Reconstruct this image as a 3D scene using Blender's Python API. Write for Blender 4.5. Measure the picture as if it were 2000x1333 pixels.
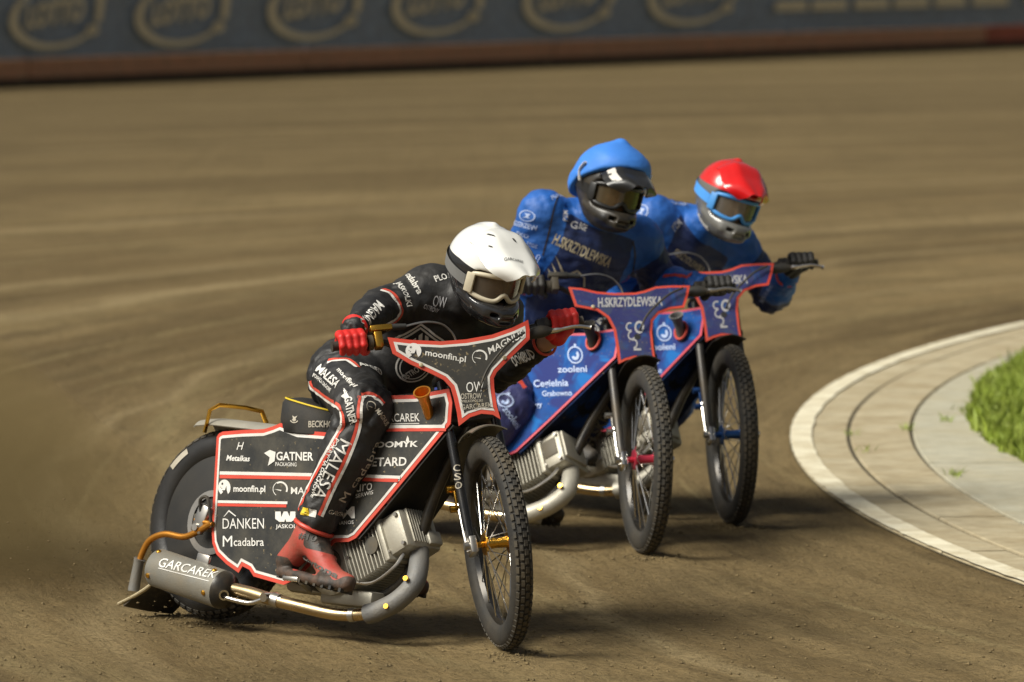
import bpy, bmesh, math, random
import numpy as np
from mathutils import Vector, Matrix, noise
from mathutils.bvhtree import BVHTree

random.seed(7)
np.random.seed(7)
SC = bpy.context.scene
for o in list(bpy.data.objects):
    bpy.data.objects.remove(o)
COL = SC.collection

# ------------------------------------------------------------------ camera
IMG_W, IMG_H, FOC = 2000.0, 1333.0, 12500.0          # photograph size and focal length in its pixels
CAM_H, HORIZON = 2.575, -254.0
PITCH = math.atan((IMG_H / 2 - HORIZON) / FOC)
cam_data = bpy.data.cameras.new('camera')
cam = bpy.data.objects.new('camera', cam_data)
COL.objects.link(cam)
cam.location = (0, 0, CAM_H)
cam.rotation_euler = (math.pi / 2 - PITCH, 0, 0)
cam_data.sensor_width = 36.0
cam_data.lens = FOC / IMG_W * 36.0
cam_data.clip_start = 0.5
cam_data.clip_end = 2000
cam_data.dof.use_dof = True
cam_data.dof.focus_distance = 21.25
cam_data.dof.aperture_fstop = 4.3
SC.camera = cam

# ------------------------------------------------------------------ world, sun, exposure
SUN_EL = math.radians(47)
SUN_DIR = Vector((-0.86, -0.5, 0)).normalized() * math.cos(SUN_EL) + Vector((0, 0, math.sin(SUN_EL)))
world = bpy.data.worlds.new('World')
SC.world = world
world.use_nodes = True
wn = world.node_tree.nodes
wl = world.node_tree.links
bgn = wn.get('Background') or wn.new('ShaderNodeBackground')
sky = wn.new('ShaderNodeTexSky')
sky.sky_type = 'NISHITA'
sky.sun_disc = False
sky.sun_elevation = SUN_EL
sky.sun_rotation = math.atan2(SUN_DIR.x, SUN_DIR.y)
sky.dust_density = 4.0
hsv = wn.new('ShaderNodeHueSaturation')          # night air over the stadium: nearly colourless
hsv.inputs['Saturation'].default_value = 0.3
wl.new(sky.outputs[0], hsv.inputs['Color'])
wl.new(hsv.outputs[0], bgn.inputs[0])
bgn.inputs[1].default_value = 0.044
sun_data = bpy.data.lights.new('sun', 'SUN')
sun_data.energy = 4.0
sun_data.angle = math.radians(30.0)
sun_data.color = (1.0, 0.955, 0.85)
sun = bpy.data.objects.new('sun', sun_data)
COL.objects.link(sun)
sun.rotation_euler = SUN_DIR.to_track_quat('Z', 'Y').to_euler()
SC.view_settings.view_transform = 'Standard'
SC.view_settings.look = 'None'
SC.view_settings.gamma = 1
SC.view_settings.use_curve_mapping = False
SC.view_settings.exposure = 0.33
SC.render.engine = 'CYCLES'

# ------------------------------------------------------------------ survey of the photograph: pixel + distance -> point
V_F = np.array([0, math.cos(PITCH), -math.sin(PITCH)])
V_U = np.array([0, math.sin(PITCH), math.cos(PITCH)])
V_C = np.array([0, 0, CAM_H])


def ray(px, py):
    return V_F * FOC + np.array([1.0, 0, 0]) * (px - IMG_W / 2) + V_U * (IMG_H / 2 - py)


def at(px, py, Y):
    d = ray(px, py)
    return V_C + d * (Y / d[1])


def ground_pt(px, py):
    d = ray(px, py)
    return V_C + d * (-CAM_H / d[2])


# ------------------------------------------------------------------ materials
MATS = {}


def nodes(m):
    m.use_nodes = True
    nt = m.node_tree
    return nt, nt.nodes, nt.links, nt.nodes['Principled BSDF']


def mat(name, col, rough=0.5, metal=0.0, dirt=0.0, dirt_col=(0.16, 0.115, 0.055), bump=0.0, bscale=60.0, vary=0.12,
        spots=0.0, coat=0.0, zone=None, spec=0.5, dscale=7.0):
    """Principled material with colour variation, a dusty layer, mud specks and fine relief.
    zone = list of further colours switched on by the mesh attribute 'zone' (0,1,2..)."""
    if name in MATS:
        return MATS[name]
    m = bpy.data.materials.new(name)
    MATS[name] = m
    nt, N, L, P = nodes(m)
    tc = N.new('ShaderNodeTexCoord')
    base = N.new('ShaderNodeRGB')
    base.outputs[0].default_value = (*col, 1)
    cur = base.outputs[0]

    def mix(f, a, b, blend='MIX'):
        x = N.new('ShaderNodeMix')
        x.data_type = 'RGBA'
        x.blend_type = blend
        if isinstance(f, float):
            x.inputs[0].default_value = f
        else:
            L.new(f, x.inputs[0])
        for s, v in ((x.inputs[6], a), (x.inputs[7], b)):
            if isinstance(v, tuple):
                s.default_value = (*v, 1)
            else:
                L.new(v, s)
        return x.outputs[2]

    def noise_tex(scale, detail=5, rough_=0.6):
        n = N.new('ShaderNodeTexNoise')
        n.inputs['Scale'].default_value = scale
        n.inputs['Detail'].default_value = detail
        n.inputs['Roughness'].default_value = rough_
        L.new(tc.outputs['Object'], n.inputs['Vector'])
        return n.outputs[0]

    def ramp(src, a, b, hi=1.0):
        r = N.new('ShaderNodeMapRange')
        r.inputs[1].default_value = a
        r.inputs[2].default_value = b
        r.inputs[3].default_value = 0
        r.inputs[4].default_value = hi
        L.new(src, r.inputs[0])
        return r.outputs[0]
    if zone:
        at_ = N.new('ShaderNodeAttribute')
        at_.attribute_name = 'zone'
        for i, c in enumerate(zone):
            cur = mix(ramp(at_.outputs['Fac'], i + 0.45, i + 0.55), cur, c)
    if vary:
        v = ramp(noise_tex(11, 3), 0.25, 0.75)
        vm = N.new('ShaderNodeMapRange')
        vm.inputs[3].default_value = 1 - vary
        vm.inputs[4].default_value = 1 + vary
        L.new(v, vm.inputs[0])
        cur = mix(1.0, cur, vm.outputs[0], 'MULTIPLY')
    rsock = None
    if dirt:
        d = ramp(noise_tex(dscale, 7, 0.68), 0.40, 0.78, min(1.0, dirt * 1.6))
        cur = mix(d, cur, dirt_col)
        rr = N.new('ShaderNodeMapRange')
        rr.inputs[3].default_value = rough
        rr.inputs[4].default_value = max(rough, 0.8)
        L.new(d, rr.inputs[0])
        rsock = rr.outputs[0]
    if spots:
        s = ramp(noise_tex(85, 2, 0.5), 0.70 - 0.06 * spots, 0.74 - 0.05 * spots, 0.8)
        s2 = ramp(noise_tex(9, 2, 0.5), 0.45, 0.6, 1.0)
        mm = N.new('ShaderNodeMath')
        mm.operation = 'MULTIPLY'
        L.new(s, mm.inputs[0])
        L.new(s2, mm.inputs[1])
        cur = mix(mm.outputs[0], cur, (0.30, 0.23, 0.12))
    L.new(cur, P.inputs['Base Color'])
    if rsock:
        L.new(rsock, P.inputs['Roughness'])
    else:
        P.inputs['Roughness'].default_value = rough
    P.inputs['Metallic'].default_value = metal
    P.inputs['Coat Weight'].default_value = coat
    P.inputs['Coat Roughness'].default_value = 0.06
    P.inputs['Specular IOR Level'].default_value = spec
    if bump:
        b = N.new('ShaderNodeBump')
        b.inputs['Strength'].default_value = bump
        b.inputs['Distance'].default_value = 0.01
        L.new(noise_tex(bscale, 6, 0.65), b.inputs['Height'])
        L.new(b.outputs[0], P.inputs['Normal'])
    return m


RED = (0.62, 0.035, 0.02)
BLACK = (0.018, 0.018, 0.018)
M = dict(
    tyre=mat('tyre_rubber', (0.020, 0.0195, 0.018), 0.75, dirt=0.25, dirt_col=(0.10, 0.078, 0.045), bump=0.3),
    tread=mat('tread_rubber', (0.045, 0.042, 0.036), 0.85, dirt=0.55, dirt_col=(0.12, 0.092, 0.05), bump=0.3),
    tyre_slick=mat('rear_tyre_rubber', (0.014, 0.014, 0.014), 0.42, dirt=0.08, dirt_col=(0.07, 0.055, 0.035), bump=0.1),
    rim_black=mat('black_rim', (0.025, 0.025, 0.025), 0.25, 0.6, dirt=0.15),
    chrome=mat('chrome', (0.72, 0.70, 0.66), 0.16, 1.0, dirt=0.12, vary=0.05),
    steel=mat('brushed_steel', (0.52, 0.50, 0.46), 0.34, 1.0, dirt=0.25),
    alu=mat('cast_aluminium', (0.46, 0.44, 0.37), 0.48, 0.45, dirt=0.3, dirt_col=(0.24, 0.19, 0.11), bump=0.15, bscale=150),
    alu_dark=mat('dark_cast_metal', (0.10, 0.095, 0.08), 0.6, 0.4, dirt=0.45),
    gold=mat('gold_anodised', (0.78, 0.42, 0.06), 0.24, 1.0, dirt=0.08),
    orange=mat('orange_anodised', (0.72, 0.30, 0.04), 0.3, 0.85, dirt=0.28),
    brass=mat('heat_tinted_pipe', (0.55, 0.42, 0.24), 0.25, 1.0, dirt=0.28),
    grey_guard=mat('grey_guard', (0.17, 0.17, 0.165), 0.55, 0.2, dirt=0.35, dirt_col=(0.22, 0.18, 0.11), bump=0.25, bscale=120),
    muffler=mat('muffler_skin', (0.22, 0.215, 0.19), 0.5, 0.35, dirt=0.4, dirt_col=(0.25, 0.2, 0.12), bump=0.1),
    frame=mat('black_frame', (0.02, 0.02, 0.02), 0.3, 0.2, dirt=0.3),
    fork=mat('fork_leg', (0.035, 0.037, 0.04), 0.18, 0.7, dirt=0.12),
    rubber=mat('black_rubber', (0.025, 0.025, 0.023), 0.7, dirt=0.3),
    panel_black=mat('black_panel', (0.024, 0.025, 0.024), 0.42, dirt=0.34, dirt_col=(0.12, 0.105, 0.07), spots=0.5, vary=0.15, bump=0.25, bscale=5),
    plate_black=mat('black_plate', (0.032, 0.032, 0.03), 0.45, dirt=0.2, dirt_col=(0.12, 0.10, 0.06), spots=1.6),
    cover_black=mat('dirty_belly_cover', (0.016, 0.016, 0.015), 0.6, dirt=0.35, dirt_col=(0.05, 0.042, 0.025), bump=0.3, bscale=14),
    red_trim=mat('red_trim', (0.60, 0.06, 0.035), 0.45, dirt=0.2, dirt_col=(0.3, 0.14, 0.08)),
    white_trim=mat('white_trim', (0.68, 0.66, 0.62), 0.5, dirt=0.2, dirt_col=(0.4, 0.34, 0.24)),
    print_white=mat('white_print', (0.74, 0.73, 0.69), 0.55, dirt=0.28, dirt_col=(0.4, 0.35, 0.25)),
    print_dust=mat('dusty_print', (0.50, 0.46, 0.38), 0.6, dirt=0.4, dirt_col=(0.2, 0.17, 0.1)),
    print_dark=mat('dark_print', (0.07, 0.068, 0.06), 0.6, dirt=0.2),
    print_black=mat('black_print', (0.02, 0.02, 0.02), 0.5),
    seat=mat('black_seat', (0.014, 0.014, 0.013), 0.75, dirt=0.12, bump=0.2, bscale=200),
    yellow=mat('yellow_piping', (0.72, 0.52, 0.03), 0.5),
    green=mat('green_decal', (0.12, 0.5, 0.06), 0.4),
    fender=mat('clear_dusty_fender', (0.22, 0.21, 0.17), 0.2, 0.3, dirt=0.3),
    skin=mat('skin', (0.50, 0.30, 0.19), 0.5, vary=0.06),
    disc_grey=mat('wheel_disc', (0.016, 0.016, 0.015), 0.55, 0.1, dirt=0.14, dirt_col=(0.07, 0.055, 0.035)),
    rubber_flap=mat('deflector_rubber', (0.02, 0.019, 0.017), 0.8, dirt=0.4, bump=0.4),
    cream=mat('cream_edge', (0.55, 0.47, 0.30), 0.5, dirt=0.35),
    blue_panel=None, white_shell=mat('white_helmet', (0.78, 0.78, 0.74), 0.16, coat=0.6, vary=0.03),
)


def blue_mix(name, c1, c2, c3, rough=0.7, scale=5.0, dirt=0.12):
    m = mat(name, c1, rough, dirt=dirt, dirt_col=(0.055, 0.05, 0.06), vary=0.15, spec=0.12, spots=0.6)
    nt, N, L, P = nodes(m)
    src = P.inputs['Base Color'].links[0].from_socket
    tc = N.new('ShaderNodeTexCoord')
    for sc, c, lo, hi in ((scale, c2, 0.5, 0.62), (scale * 1.7, c3, 0.56, 0.66)):
        n = N.new('ShaderNodeTexNoise')
        n.inputs['Scale'].default_value = sc
        n.inputs['Detail'].default_value = 2
        n.inputs['Distortion'].default_value = 1.2
        L.new(tc.outputs['Object'], n.inputs['Vector'])
        r = N.new('ShaderNodeMapRange')
        r.inputs[1].default_value = lo
        r.inputs[2].default_value = hi
        L.new(n.outputs[0], r.inputs[0])
        x = N.new('ShaderNodeMix')
        x.data_type = 'RGBA'
        L.new(r.outputs[0], x.inputs[0])
        L.new(src, x.inputs[6])
        x.inputs[7].default_value = (*c, 1)
        src = x.outputs[2]
    L.new(src, P.inputs['Base Color'])
    return m


M['blue_panel'] = blue_mix('blue_panel', (0.013, 0.082, 0.32), (0.028, 0.042, 0.18), (0.016, 0.14, 0.44), dirt=0.3)
M['navy_plate'] = blue_mix('navy_plate', (0.035, 0.04, 0.14), (0.05, 0.06, 0.12), (0.03, 0.07, 0.2), scale=8)
M['navy_cover'] = blue_mix('navy_cover', (0.008, 0.014, 0.05), (0.008, 0.04, 0.16), (0.01, 0.012, 0.02), 0.55, scale=6)


# ------------------------------------------------------------------ mesh helpers
def v3(p):
    return np.array(p, float)


def unit(a):
    a = np.asarray(a, float)
    return a / (np.linalg.norm(a) + 1e-12)


class MB:
    """collects shapes; build() links them as one mesh object"""

    def __init__(self):
        self.v = []
        self.f = []

    def add(self, verts, faces):
        o = len(self.v)
        self.v.extend([tuple(map(float, p)) for p in verts])
        self.f.extend([tuple(i + o for i in f) for f in faces])
        return self

    def box(self, c, half, R=np.eye(3), bevel=0.0):
        c = v3(c)
        if bevel:
            bm = bmesh.new()
            bmesh.ops.create_cube(bm, size=2)
            for q in bm.verts:
                q.co = Vector((q.co.x * half[0], q.co.y * half[1], q.co.z * half[2]))
            bmesh.ops.bevel(bm, geom=bm.edges[:], offset=bevel, segments=2, affect='EDGES', profile=0.5)
            bm.verts.index_update()
            vs = [c + R @ v3(q.co) for q in bm.verts]
            fs = [[q.index for q in f.verts] for f in bm.faces]
            bm.free()
            return self.add(vs, fs)
        s = [(-1, -1, -1), (1, -1, -1), (1, 1, -1), (-1, 1, -1), (-1, -1, 1), (1, -1, 1), (1, 1, 1), (-1, 1, 1)]
        vs = [c + R @ (v3(q) * v3(half)) for q in s]
        return self.add(vs, [(0, 3, 2, 1), (4, 5, 6, 7), (0, 1, 5, 4), (1, 2, 6, 5), (2, 3, 7, 6), (3, 0, 4, 7)])

    def tube(self, path, rad, n=12, caps=True, up=None, flat=1.0, closed=False):
        P = [v3(p) for p in path]
        k = len(P)
        if not hasattr(rad, '__len__'):
            rad = [rad] * k
        ref = None
        rings = []
        for i in range(k):
            if closed:
                t = unit(P[(i + 1) % k] - P[i - 1])
            else:
                t = unit(P[min(i + 1, k - 1)] - P[max(i - 1, 0)])
            if ref is None:
                ref = v3(up) if up is not None else (v3((0, 0, 1)) if abs(t[2]) < 0.9 else v3((1, 0, 0)))
            a = ref - t * (ref @ t)
            a = unit(a)
            ref = a
            b = np.cross(t, a)
            rings.append([P[i] + (a * math.cos(q) * flat + b * math.sin(q)) * rad[i] for q in np.linspace(0, 2 * math.pi, n, endpoint=False)])
        vs = [p for r in rings for p in r]
        fs = []
        for i in range(k if closed else k - 1):
            j = (i + 1) % k
            for q in range(n):
                fs.append((i * n + q, i * n + (q + 1) % n, j * n + (q + 1) % n, j * n + q))
        if caps and not closed:
            fs.append(tuple(range(n - 1, -1, -1)))
            fs.append(tuple((k - 1) * n + q for q in range(n)))
        return self.add(vs, fs)

    def lathe(self, prof, c, axis, n=48, ref=(1, 0, 0), closed=False):
        """prof: list of (along axis, radius)"""
        c = v3(c)
        a = unit(axis)
        x = unit(v3(ref) - a * (v3(ref) @ a))
        y = np.cross(a, x)
        k = len(prof)
        vs = []
        for (h, r) in prof:
            for q in np.linspace(0, 2 * math.pi, n, endpoint=False):
                vs.append(c + a * h + (x * math.cos(q) + y * math.sin(q)) * r)
        fs = []
        for i in range(k if closed else k - 1):
            j = (i + 1) % k
            for q in range(n):
                fs.append((i * n + q, i * n + (q + 1) % n, j * n + (q + 1) % n, j * n + q))
        return self.add(vs, fs)

    def prism(self, poly, fn, t0, t1):
        """poly: 2D outline; fn(a,b,t)->3D; solid between depth t0 and t1 (t1 = outer face)"""
        n = len(poly)
        vs = [fn(a, b, t0) for a, b in poly] + [fn(a, b, t1) for a, b in poly]
        fs = [tuple(range(n)), tuple(range(2 * n - 1, n - 1, -1))]
        for i in range(n):
            j = (i + 1) % n
            fs.append((i, n + i, n + j, j))
        return self.add(vs, fs)

    def grid(self, rows, thick=None, closed_u=False):
        """rows: list of lists of points; optional thickness along normals gives a closed shell"""
        R = len(rows)
        K = len(rows[0])
        vs = [v3(p) for r in rows for p in r]
        fs = []
        for i in range(R - 1):
            for j in range(K if closed_u else K - 1):
                j2 = (j + 1) % K
                fs.append((i * K + j, i * K + j2, (i + 1) * K + j2, (i + 1) * K + j))
        if thick:
            nv = [np.zeros(3) for _ in vs]
            for f in fs:
                nn = np.cross(vs[f[2]] - vs[f[0]], vs[f[3]] - vs[f[1]])
                for i in f:
                    nv[i] = nv[i] + nn
            o = len(vs)
            vs2 = [p - unit(n_) * thick for p, n_ in zip(vs, nv)]
            fs2 = [tuple(o + i for i in reversed(f)) for f in fs]
            edges = {}
            for f in fs:
                for a, b in zip(f, f[1:] + f[:1]):
                    if (b, a) in edges:
                        del edges[(b, a)]
                    else:
                        edges[(a, b)] = 1
            fs3 = [(b, a, o + a, o + b) for a, b in edges]
            vs, fs = vs + vs2, fs + fs2 + fs3
        return self.add(vs, fs)

    def build(self, name, m, parent=None, sharp=40, origin=None, fix=True):
        me = bpy.data.meshes.new(name)
        vs = self.v
        if origin is not None:
            vs = [(p[0] - origin[0], p[1] - origin[1], p[2] - origin[2]) for p in vs]
        me.from_pydata(vs, [], self.f)
        if fix:
            bm = bmesh.new()
            bm.from_mesh(me)
            big = [f for f in bm.faces if len(f.verts) > 4]
            if big:
                bmesh.ops.triangulate(bm, faces=big)
            bmesh.ops.recalc_face_normals(bm, faces=bm.faces[:])
            bm.to_mesh(me)
            bm.free()
        return link(name, me, m, parent, sharp)


def link(name, me, m, parent=None, sharp=40):
    me.materials.append(m)
    if sharp:
        me.shade_smooth()
        me.set_sharp_from_angle(angle=math.radians(sharp))
    o = bpy.data.objects.new(name, me)
    COL.objects.link(o)
    if parent is not None:
        o.parent = parent
    return o


def tag(o, label=None, cat=None, group=None, kind=None):
    for k, v in (('label', label), ('category', cat), ('group', group), ('kind', kind)):
        if v:
            o[k] = v
    return o


def smooth_path(pts, per=6, closed=False):
    P = [v3(p) for p in pts]
    n = len(P)
    out = []
    for i in range(n if closed else n - 1):
        if closed:
            p0, p1, p2, p3 = P[i - 1], P[i], P[(i + 1) % n], P[(i + 2) % n]
        else:
            p0, p1, p2, p3 = P[max(i - 1, 0)], P[i], P[i + 1], P[min(i + 2, n - 1)]
        for k in range(per):
            t = k / per
            out.append(0.5 * ((2 * p1) + (p2 - p0) * t + (2 * p0 - 5 * p1 + 4 * p2 - p3) * t * t + (3 * p1 - p0 - 3 * p2 + p3) * t ** 3))
    if not closed:
        out.append(P[-1])
    return out


def inset(poly, d):
    n = len(poly)
    A = sum(poly[i][0] * poly[(i + 1) % n][1] - poly[(i + 1) % n][0] * poly[i][1] for i in range(n))
    s = 1 if A > 0 else -1
    out = []
    for i in range(n):
        p0, p1, p2 = (np.array(poly[j % n], float) for j in (i - 1, i, i + 1))
        e1 = unit(p1 - p0)
        e2 = unit(p2 - p1)
        n1 = np.array([-e1[1], e1[0]]) * s
        n2 = np.array([-e2[1], e2[0]]) * s
        b = n1 + n2
        k = max(0.35, (b @ b) / 2)
        out.append(tuple(p1 + b / k * d))
    return out


# ------------------------------------------------------------------ lettering
TXT = {}


def text2d(s, bold=0.0, shear=0.0, spacing=1.0):
    """outline of a text as flat triangles in a unit box (0..1, 0..1)"""
    key = (s, bold, shear, spacing)
    if key in TXT:
        return TXT[key]
    cu = bpy.data.curves.new('text', 'FONT')
    cu.body = s
    cu.offset = bold
    cu.shear = shear
    cu.space_character = spacing
    cu.resolution_u = 3
    ob = bpy.data.objects.new('text', cu)
    COL.objects.link(ob)
    dg = bpy.context.evaluated_depsgraph_get()
    me = bpy.data.meshes.new_from_object(ob.evaluated_get(dg), depsgraph=dg)
    V = np.array([v.co[:2] for v in me.vertices]) if len(me.vertices) else np.zeros((0, 2))
    Fc = [tuple(p.vertices) for p in me.polygons]
    bpy.data.objects.remove(ob)
    bpy.data.curves.remove(cu)
    bpy.data.meshes.remove(me)
    lo = V.min(0)
    hi = V.max(0)
    V = (V - lo) / np.maximum(hi - lo, 1e-6)
    TXT[key] = (V, Fc)
    return TXT[key]


def refine(V, Fc, sx, sy, maxlen):
    """subdivide flat lettering so that it can follow a curved surface"""
    bm = bmesh.new()
    vs = [bm.verts.new((p[0] * sx, p[1] * sy, 0)) for p in V]
    for f in Fc:
        try:
            bm.faces.new([vs[i] for i in f])
        except ValueError:
            pass
    bmesh.ops.triangulate(bm, faces=bm.faces[:])
    for _ in range(4):
        e = [q for q in bm.edges if q.calc_length() > maxlen]
        if not e:
            break
        bmesh.ops.subdivide_edges(bm, edges=e, cuts=1, use_grid_fill=False)
        bmesh.ops.triangulate(bm, faces=bm.faces[:])
    bm.verts.index_update()
    V2 = [(q.co.x / sx, q.co.y / sy) for q in bm.verts]
    F2 = [tuple(q.index for q in f.verts) for f in bm.faces]
    bm.free()
    return np.array(V2), F2


def flat_text(s, fn, m, parent, name='lettering', bold=0.0, shear=0.0, spacing=1.0):
    """fn(a, b) maps the unit box of the text to 3D"""
    V, Fc = text2d(s, bold, shear, spacing)
    return MB().add([fn(a, b) for a, b in V], Fc).build(name, m, parent, sharp=None, fix=False)


# ------------------------------------------------------------------ signed distance modelling
def sd_cone(P, a, b, ra, rb):
    a = np.float32(a)
    b = np.float32(b)
    ab = b - a
    t = np.clip(((P - a) @ ab) / max(float(ab @ ab), 1e-9), 0, 1)
    d = np.linalg.norm(P - a - t[..., None] * ab, axis=-1)
    return d - (ra + (rb - ra) * t)


def sd_ell(P, c, r, R=None):
    q = P - np.float32(c)
    if R is not None:
        q = q @ np.float32(R)
    r = np.float32(r)
    k0 = np.linalg.norm(q / r, axis=-1)
    k1 = np.linalg.norm(q / (r * r), axis=-1)
    return k0 * (k0 - 1) / np.maximum(k1, 1e-6)


def sd_box(P, c, h, R=None, rad=0.0):
    q = P - np.float32(c)
    if R is not None:
        q = q @ np.float32(R)
    q = np.abs(q) - np.float32(h) + rad
    return np.linalg.norm(np.maximum(q, 0), axis=-1) + np.minimum(q.max(-1), 0) - rad


def smin(a, b, k):
    if k <= 0:
        return np.minimum(a, b)
    h = np.maximum(k - np.abs(a - b), 0) / k
    return np.minimum(a, b) - h * h * k * 0.25


def smax(a, b, k):
    return -smin(-a, -b, k)


def nets(fn, lo, hi, h):
    """surface nets of the field fn on a box; returns verts, quads"""
    lo = np.array(lo, float)
    n = np.ceil((np.array(hi) - lo) / h).astype(int) + 1
    ax = [(lo[i] + np.arange(n[i]) * h).astype(np.float32) for i in range(3)]
    val = np.empty(n, np.float32)
    for i0 in range(0, n[0], 24):
        X, Y, Z = np.meshgrid(ax[0][i0:i0 + 24], ax[1], ax[2], indexing='ij')
        val[i0:i0 + 24] = fn(np.stack([X, Y, Z], -1))
    s = val < 0
    c = [s[i:n[0] - 1 + i, j:n[1] - 1 + j, k:n[2] - 1 + k] for i in (0, 1) for j in (0, 1) for k in (0, 1)]
    cnt = sum(x.astype(np.int8) for x in c)
    act = (cnt > 0) & (cnt < 8)
    ci = np.argwhere(act)
    idx = -np.ones(act.shape, int)
    idx[act] = np.arange(len(ci))
    acc = np.zeros((len(ci), 3))
    num = np.zeros(len(ci))
    corners = np.array([(i, j, k) for i in (0, 1) for j in (0, 1) for k in (0, 1)])
    for a in range(8):
        for b in range(a + 1, 8):
            df = corners[b] - corners[a]
            if df.sum() != 1 or (df < 0).any():
                continue
            pa = ci + corners[a]
            pb = ci + corners[b]
            va = val[pa[:, 0], pa[:, 1], pa[:, 2]]
            vb = val[pb[:, 0], pb[:, 1], pb[:, 2]]
            m_ = (va < 0) != (vb < 0)
            t = va[m_] / (va[m_] - vb[m_])
            acc[m_] += corners[a] + df * t[:, None]
            num[m_] += 1
    V = lo + (ci + acc / num[:, None]) * h
    quads = []
    for axis in range(3):
        o1, o2 = [(1, 2), (2, 0), (0, 1)][axis]
        sl0 = [slice(None)] * 3
        sl1 = [slice(None)] * 3
        sl0[axis] = slice(0, -1)
        sl1[axis] = slice(1, None)
        A = s[tuple(sl0)]
        B = s[tuple(sl1)]
        e = np.argwhere(A != B)
        ok = (e[:, o1] > 0) & (e[:, o2] > 0) & (e[:, o1] < n[o1] - 1) & (e[:, o2] < n[o2] - 1)
        e = e[ok]
        inside = A[e[:, 0], e[:, 1], e[:, 2]]

        def cell(d1, d2):
            q = e.copy()
            q[:, o1] += d1
            q[:, o2] += d2
            return idx[q[:, 0], q[:, 1], q[:, 2]]
        q = np.stack([cell(-1, -1), cell(0, -1), cell(0, 0), cell(-1, 0)], 1)
        q[~inside] = q[~inside][:, ::-1]
        quads.append(q)
    return V, np.concatenate(quads)


def sdf_object(name, fn, lo, hi, h, m, parent, origin, zone=None, disp=None, xform=None):
    """mesh of the field; xform maps local points to world; returns object and world-space BVH"""
    V, Q = nets(fn, lo, hi, h)
    zv = zone(V) if zone else None
    if xform is not None:
        o_, R_ = xform
        V = V @ R_.T + o_
    if disp is not None:
        me = bpy.data.meshes.new('t')
        me.from_pydata(V.tolist(), [], Q.tolist())
        N_ = np.array([v.normal[:] for v in me.vertices])
        bpy.data.meshes.remove(me)
        V = V + N_ * disp(V)[:, None]
    bvh = BVHTree.FromPolygons([tuple(p) for p in V], Q.tolist())
    me = bpy.data.meshes.new(name)
    me.from_pydata((V - np.array(origin)).tolist(), [], Q.tolist())
    if zv is not None:
        a = me.attributes.new('zone', 'FLOAT', 'POINT')
        a.data.foreach_set('value', np.asarray(zv, np.float32))
    o = link(name, me, m, parent, 0)
    me.shade_smooth()
    return o, bvh


def hit(bvhs, px, py):
    d = Vector(ray(px, py)).normalized()
    best = None
    for b in bvhs:
        loc, nor, _, dist = b.ray_cast(Vector(V_C), d)
        if loc is not None and (best is None or dist < best[2]):
            best = (np.array(loc), np.array(nor), dist)
    return best


def decal(s, left, right, hpx, bvhs, m, parent, origin, bold=0.02, shear=0.0, name='lettering', lift=0.0022, shape=None, ppm=585.0):
    """printed text (or shape) lying on a surface: photographed mid-left and mid-right ends, height in pixels"""
    grow_w = 1.0
    for fr_ in (1.0, 0.85, 0.7, 0.5, 0.35, 0.2):
        hl, hr, hm = (hit(bvhs, (left[0] + right[0]) / 2 + (right[0] - left[0]) / 2 * f_, (left[1] + right[1]) / 2 + (right[1] - left[1]) / 2 * f_) for f_ in (-fr_, fr_, 0))
        if hl is not None and hr is not None and hm is not None:
            grow_w = 1.0 / fr_
            break
    if hl is None or hr is None or hm is None:
        print('decal missed', s, left, right)
        return None
    x = hr[0] - hl[0]
    wlen = np.linalg.norm(x)
    x = x / wlen
    wlen = wlen * min(grow_w, 2.0)
    nn = unit(hm[1] + 0.3 * (hl[1] + hr[1]))
    nn = unit(nn - x * (nn @ x))
    y = np.cross(nn, x)
    hh = hpx / ppm
    # height grows where the surface turns away from the camera
    c = (hl[0] + hr[0]) / 2
    V, Fc = shape if shape is not None else text2d(s, bold, shear)
    V, Fc = refine(V, Fc, wlen, hh, 0.012)
    out = []
    for a, b in V:
        p = c + x * (a - 0.5) * wlen + y * (b - 0.5) * hh + nn * 0.25
        best = None
        for bv in bvhs:
            loc, nor, _, dist = bv.ray_cast(Vector(p), Vector(-nn))
            if loc is not None and (best is None or dist < best[2]):
                best = (np.array(loc), np.array(nor), dist)
        if best is None:
            out.append(p - nn * 0.25)
        else:
            nr = best[1] if best[1] @ nn > 0 else nn
            out.append(best[0] + nr * lift)
    return MB().add(out, Fc).build(name, m, parent, sharp=None, origin=origin, fix=False)


def ribbon(pts, width, bvhs, m, parent, origin, shift=0.0, name='piping', lift=0.002):
    """flat trim following the surface along photographed points"""
    P = smooth_path([(p[0], p[1], 0) for p in pts], 8)
    H = [hit(bvhs, p[0], p[1]) for p in P]
    H = [h_ for h_ in H if h_ is not None]
    if len(H) < 3:
        print('ribbon missed')
        return
    mid = H[len(H) // 2][2]
    H = [h_ for h_ in H if abs(h_[2] - mid) < 0.6]
    K = len(H)
    L_, R_ = [], []
    for i in range(K):
        t = unit(H[min(i + 1, K - 1)][0] - H[max(i - 1, 0)][0])
        n_ = H[i][1]
        sd = unit(np.cross(n_, t))
        row = []
        for w in (shift - width / 2, shift + width / 2):
            p = H[i][0] + sd * w
            best = None
            for bv in bvhs:
                loc, nor, _, dist = bv.find_nearest(Vector(p))
                if best is None or dist < best[2]:
                    best = (np.array(loc), np.array(nor), dist)
            row.append(best[0] + best[1] * lift)
        L_.append(row[0])
        R_.append(row[1])
    return MB().grid([L_, R_]).build(name, m, parent, sharp=None, origin=origin, fix=False)

# ------------------------------------------------------------------ the track
BEND = np.array([22.58, 28.0])
R_LINE = 21.342


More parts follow.
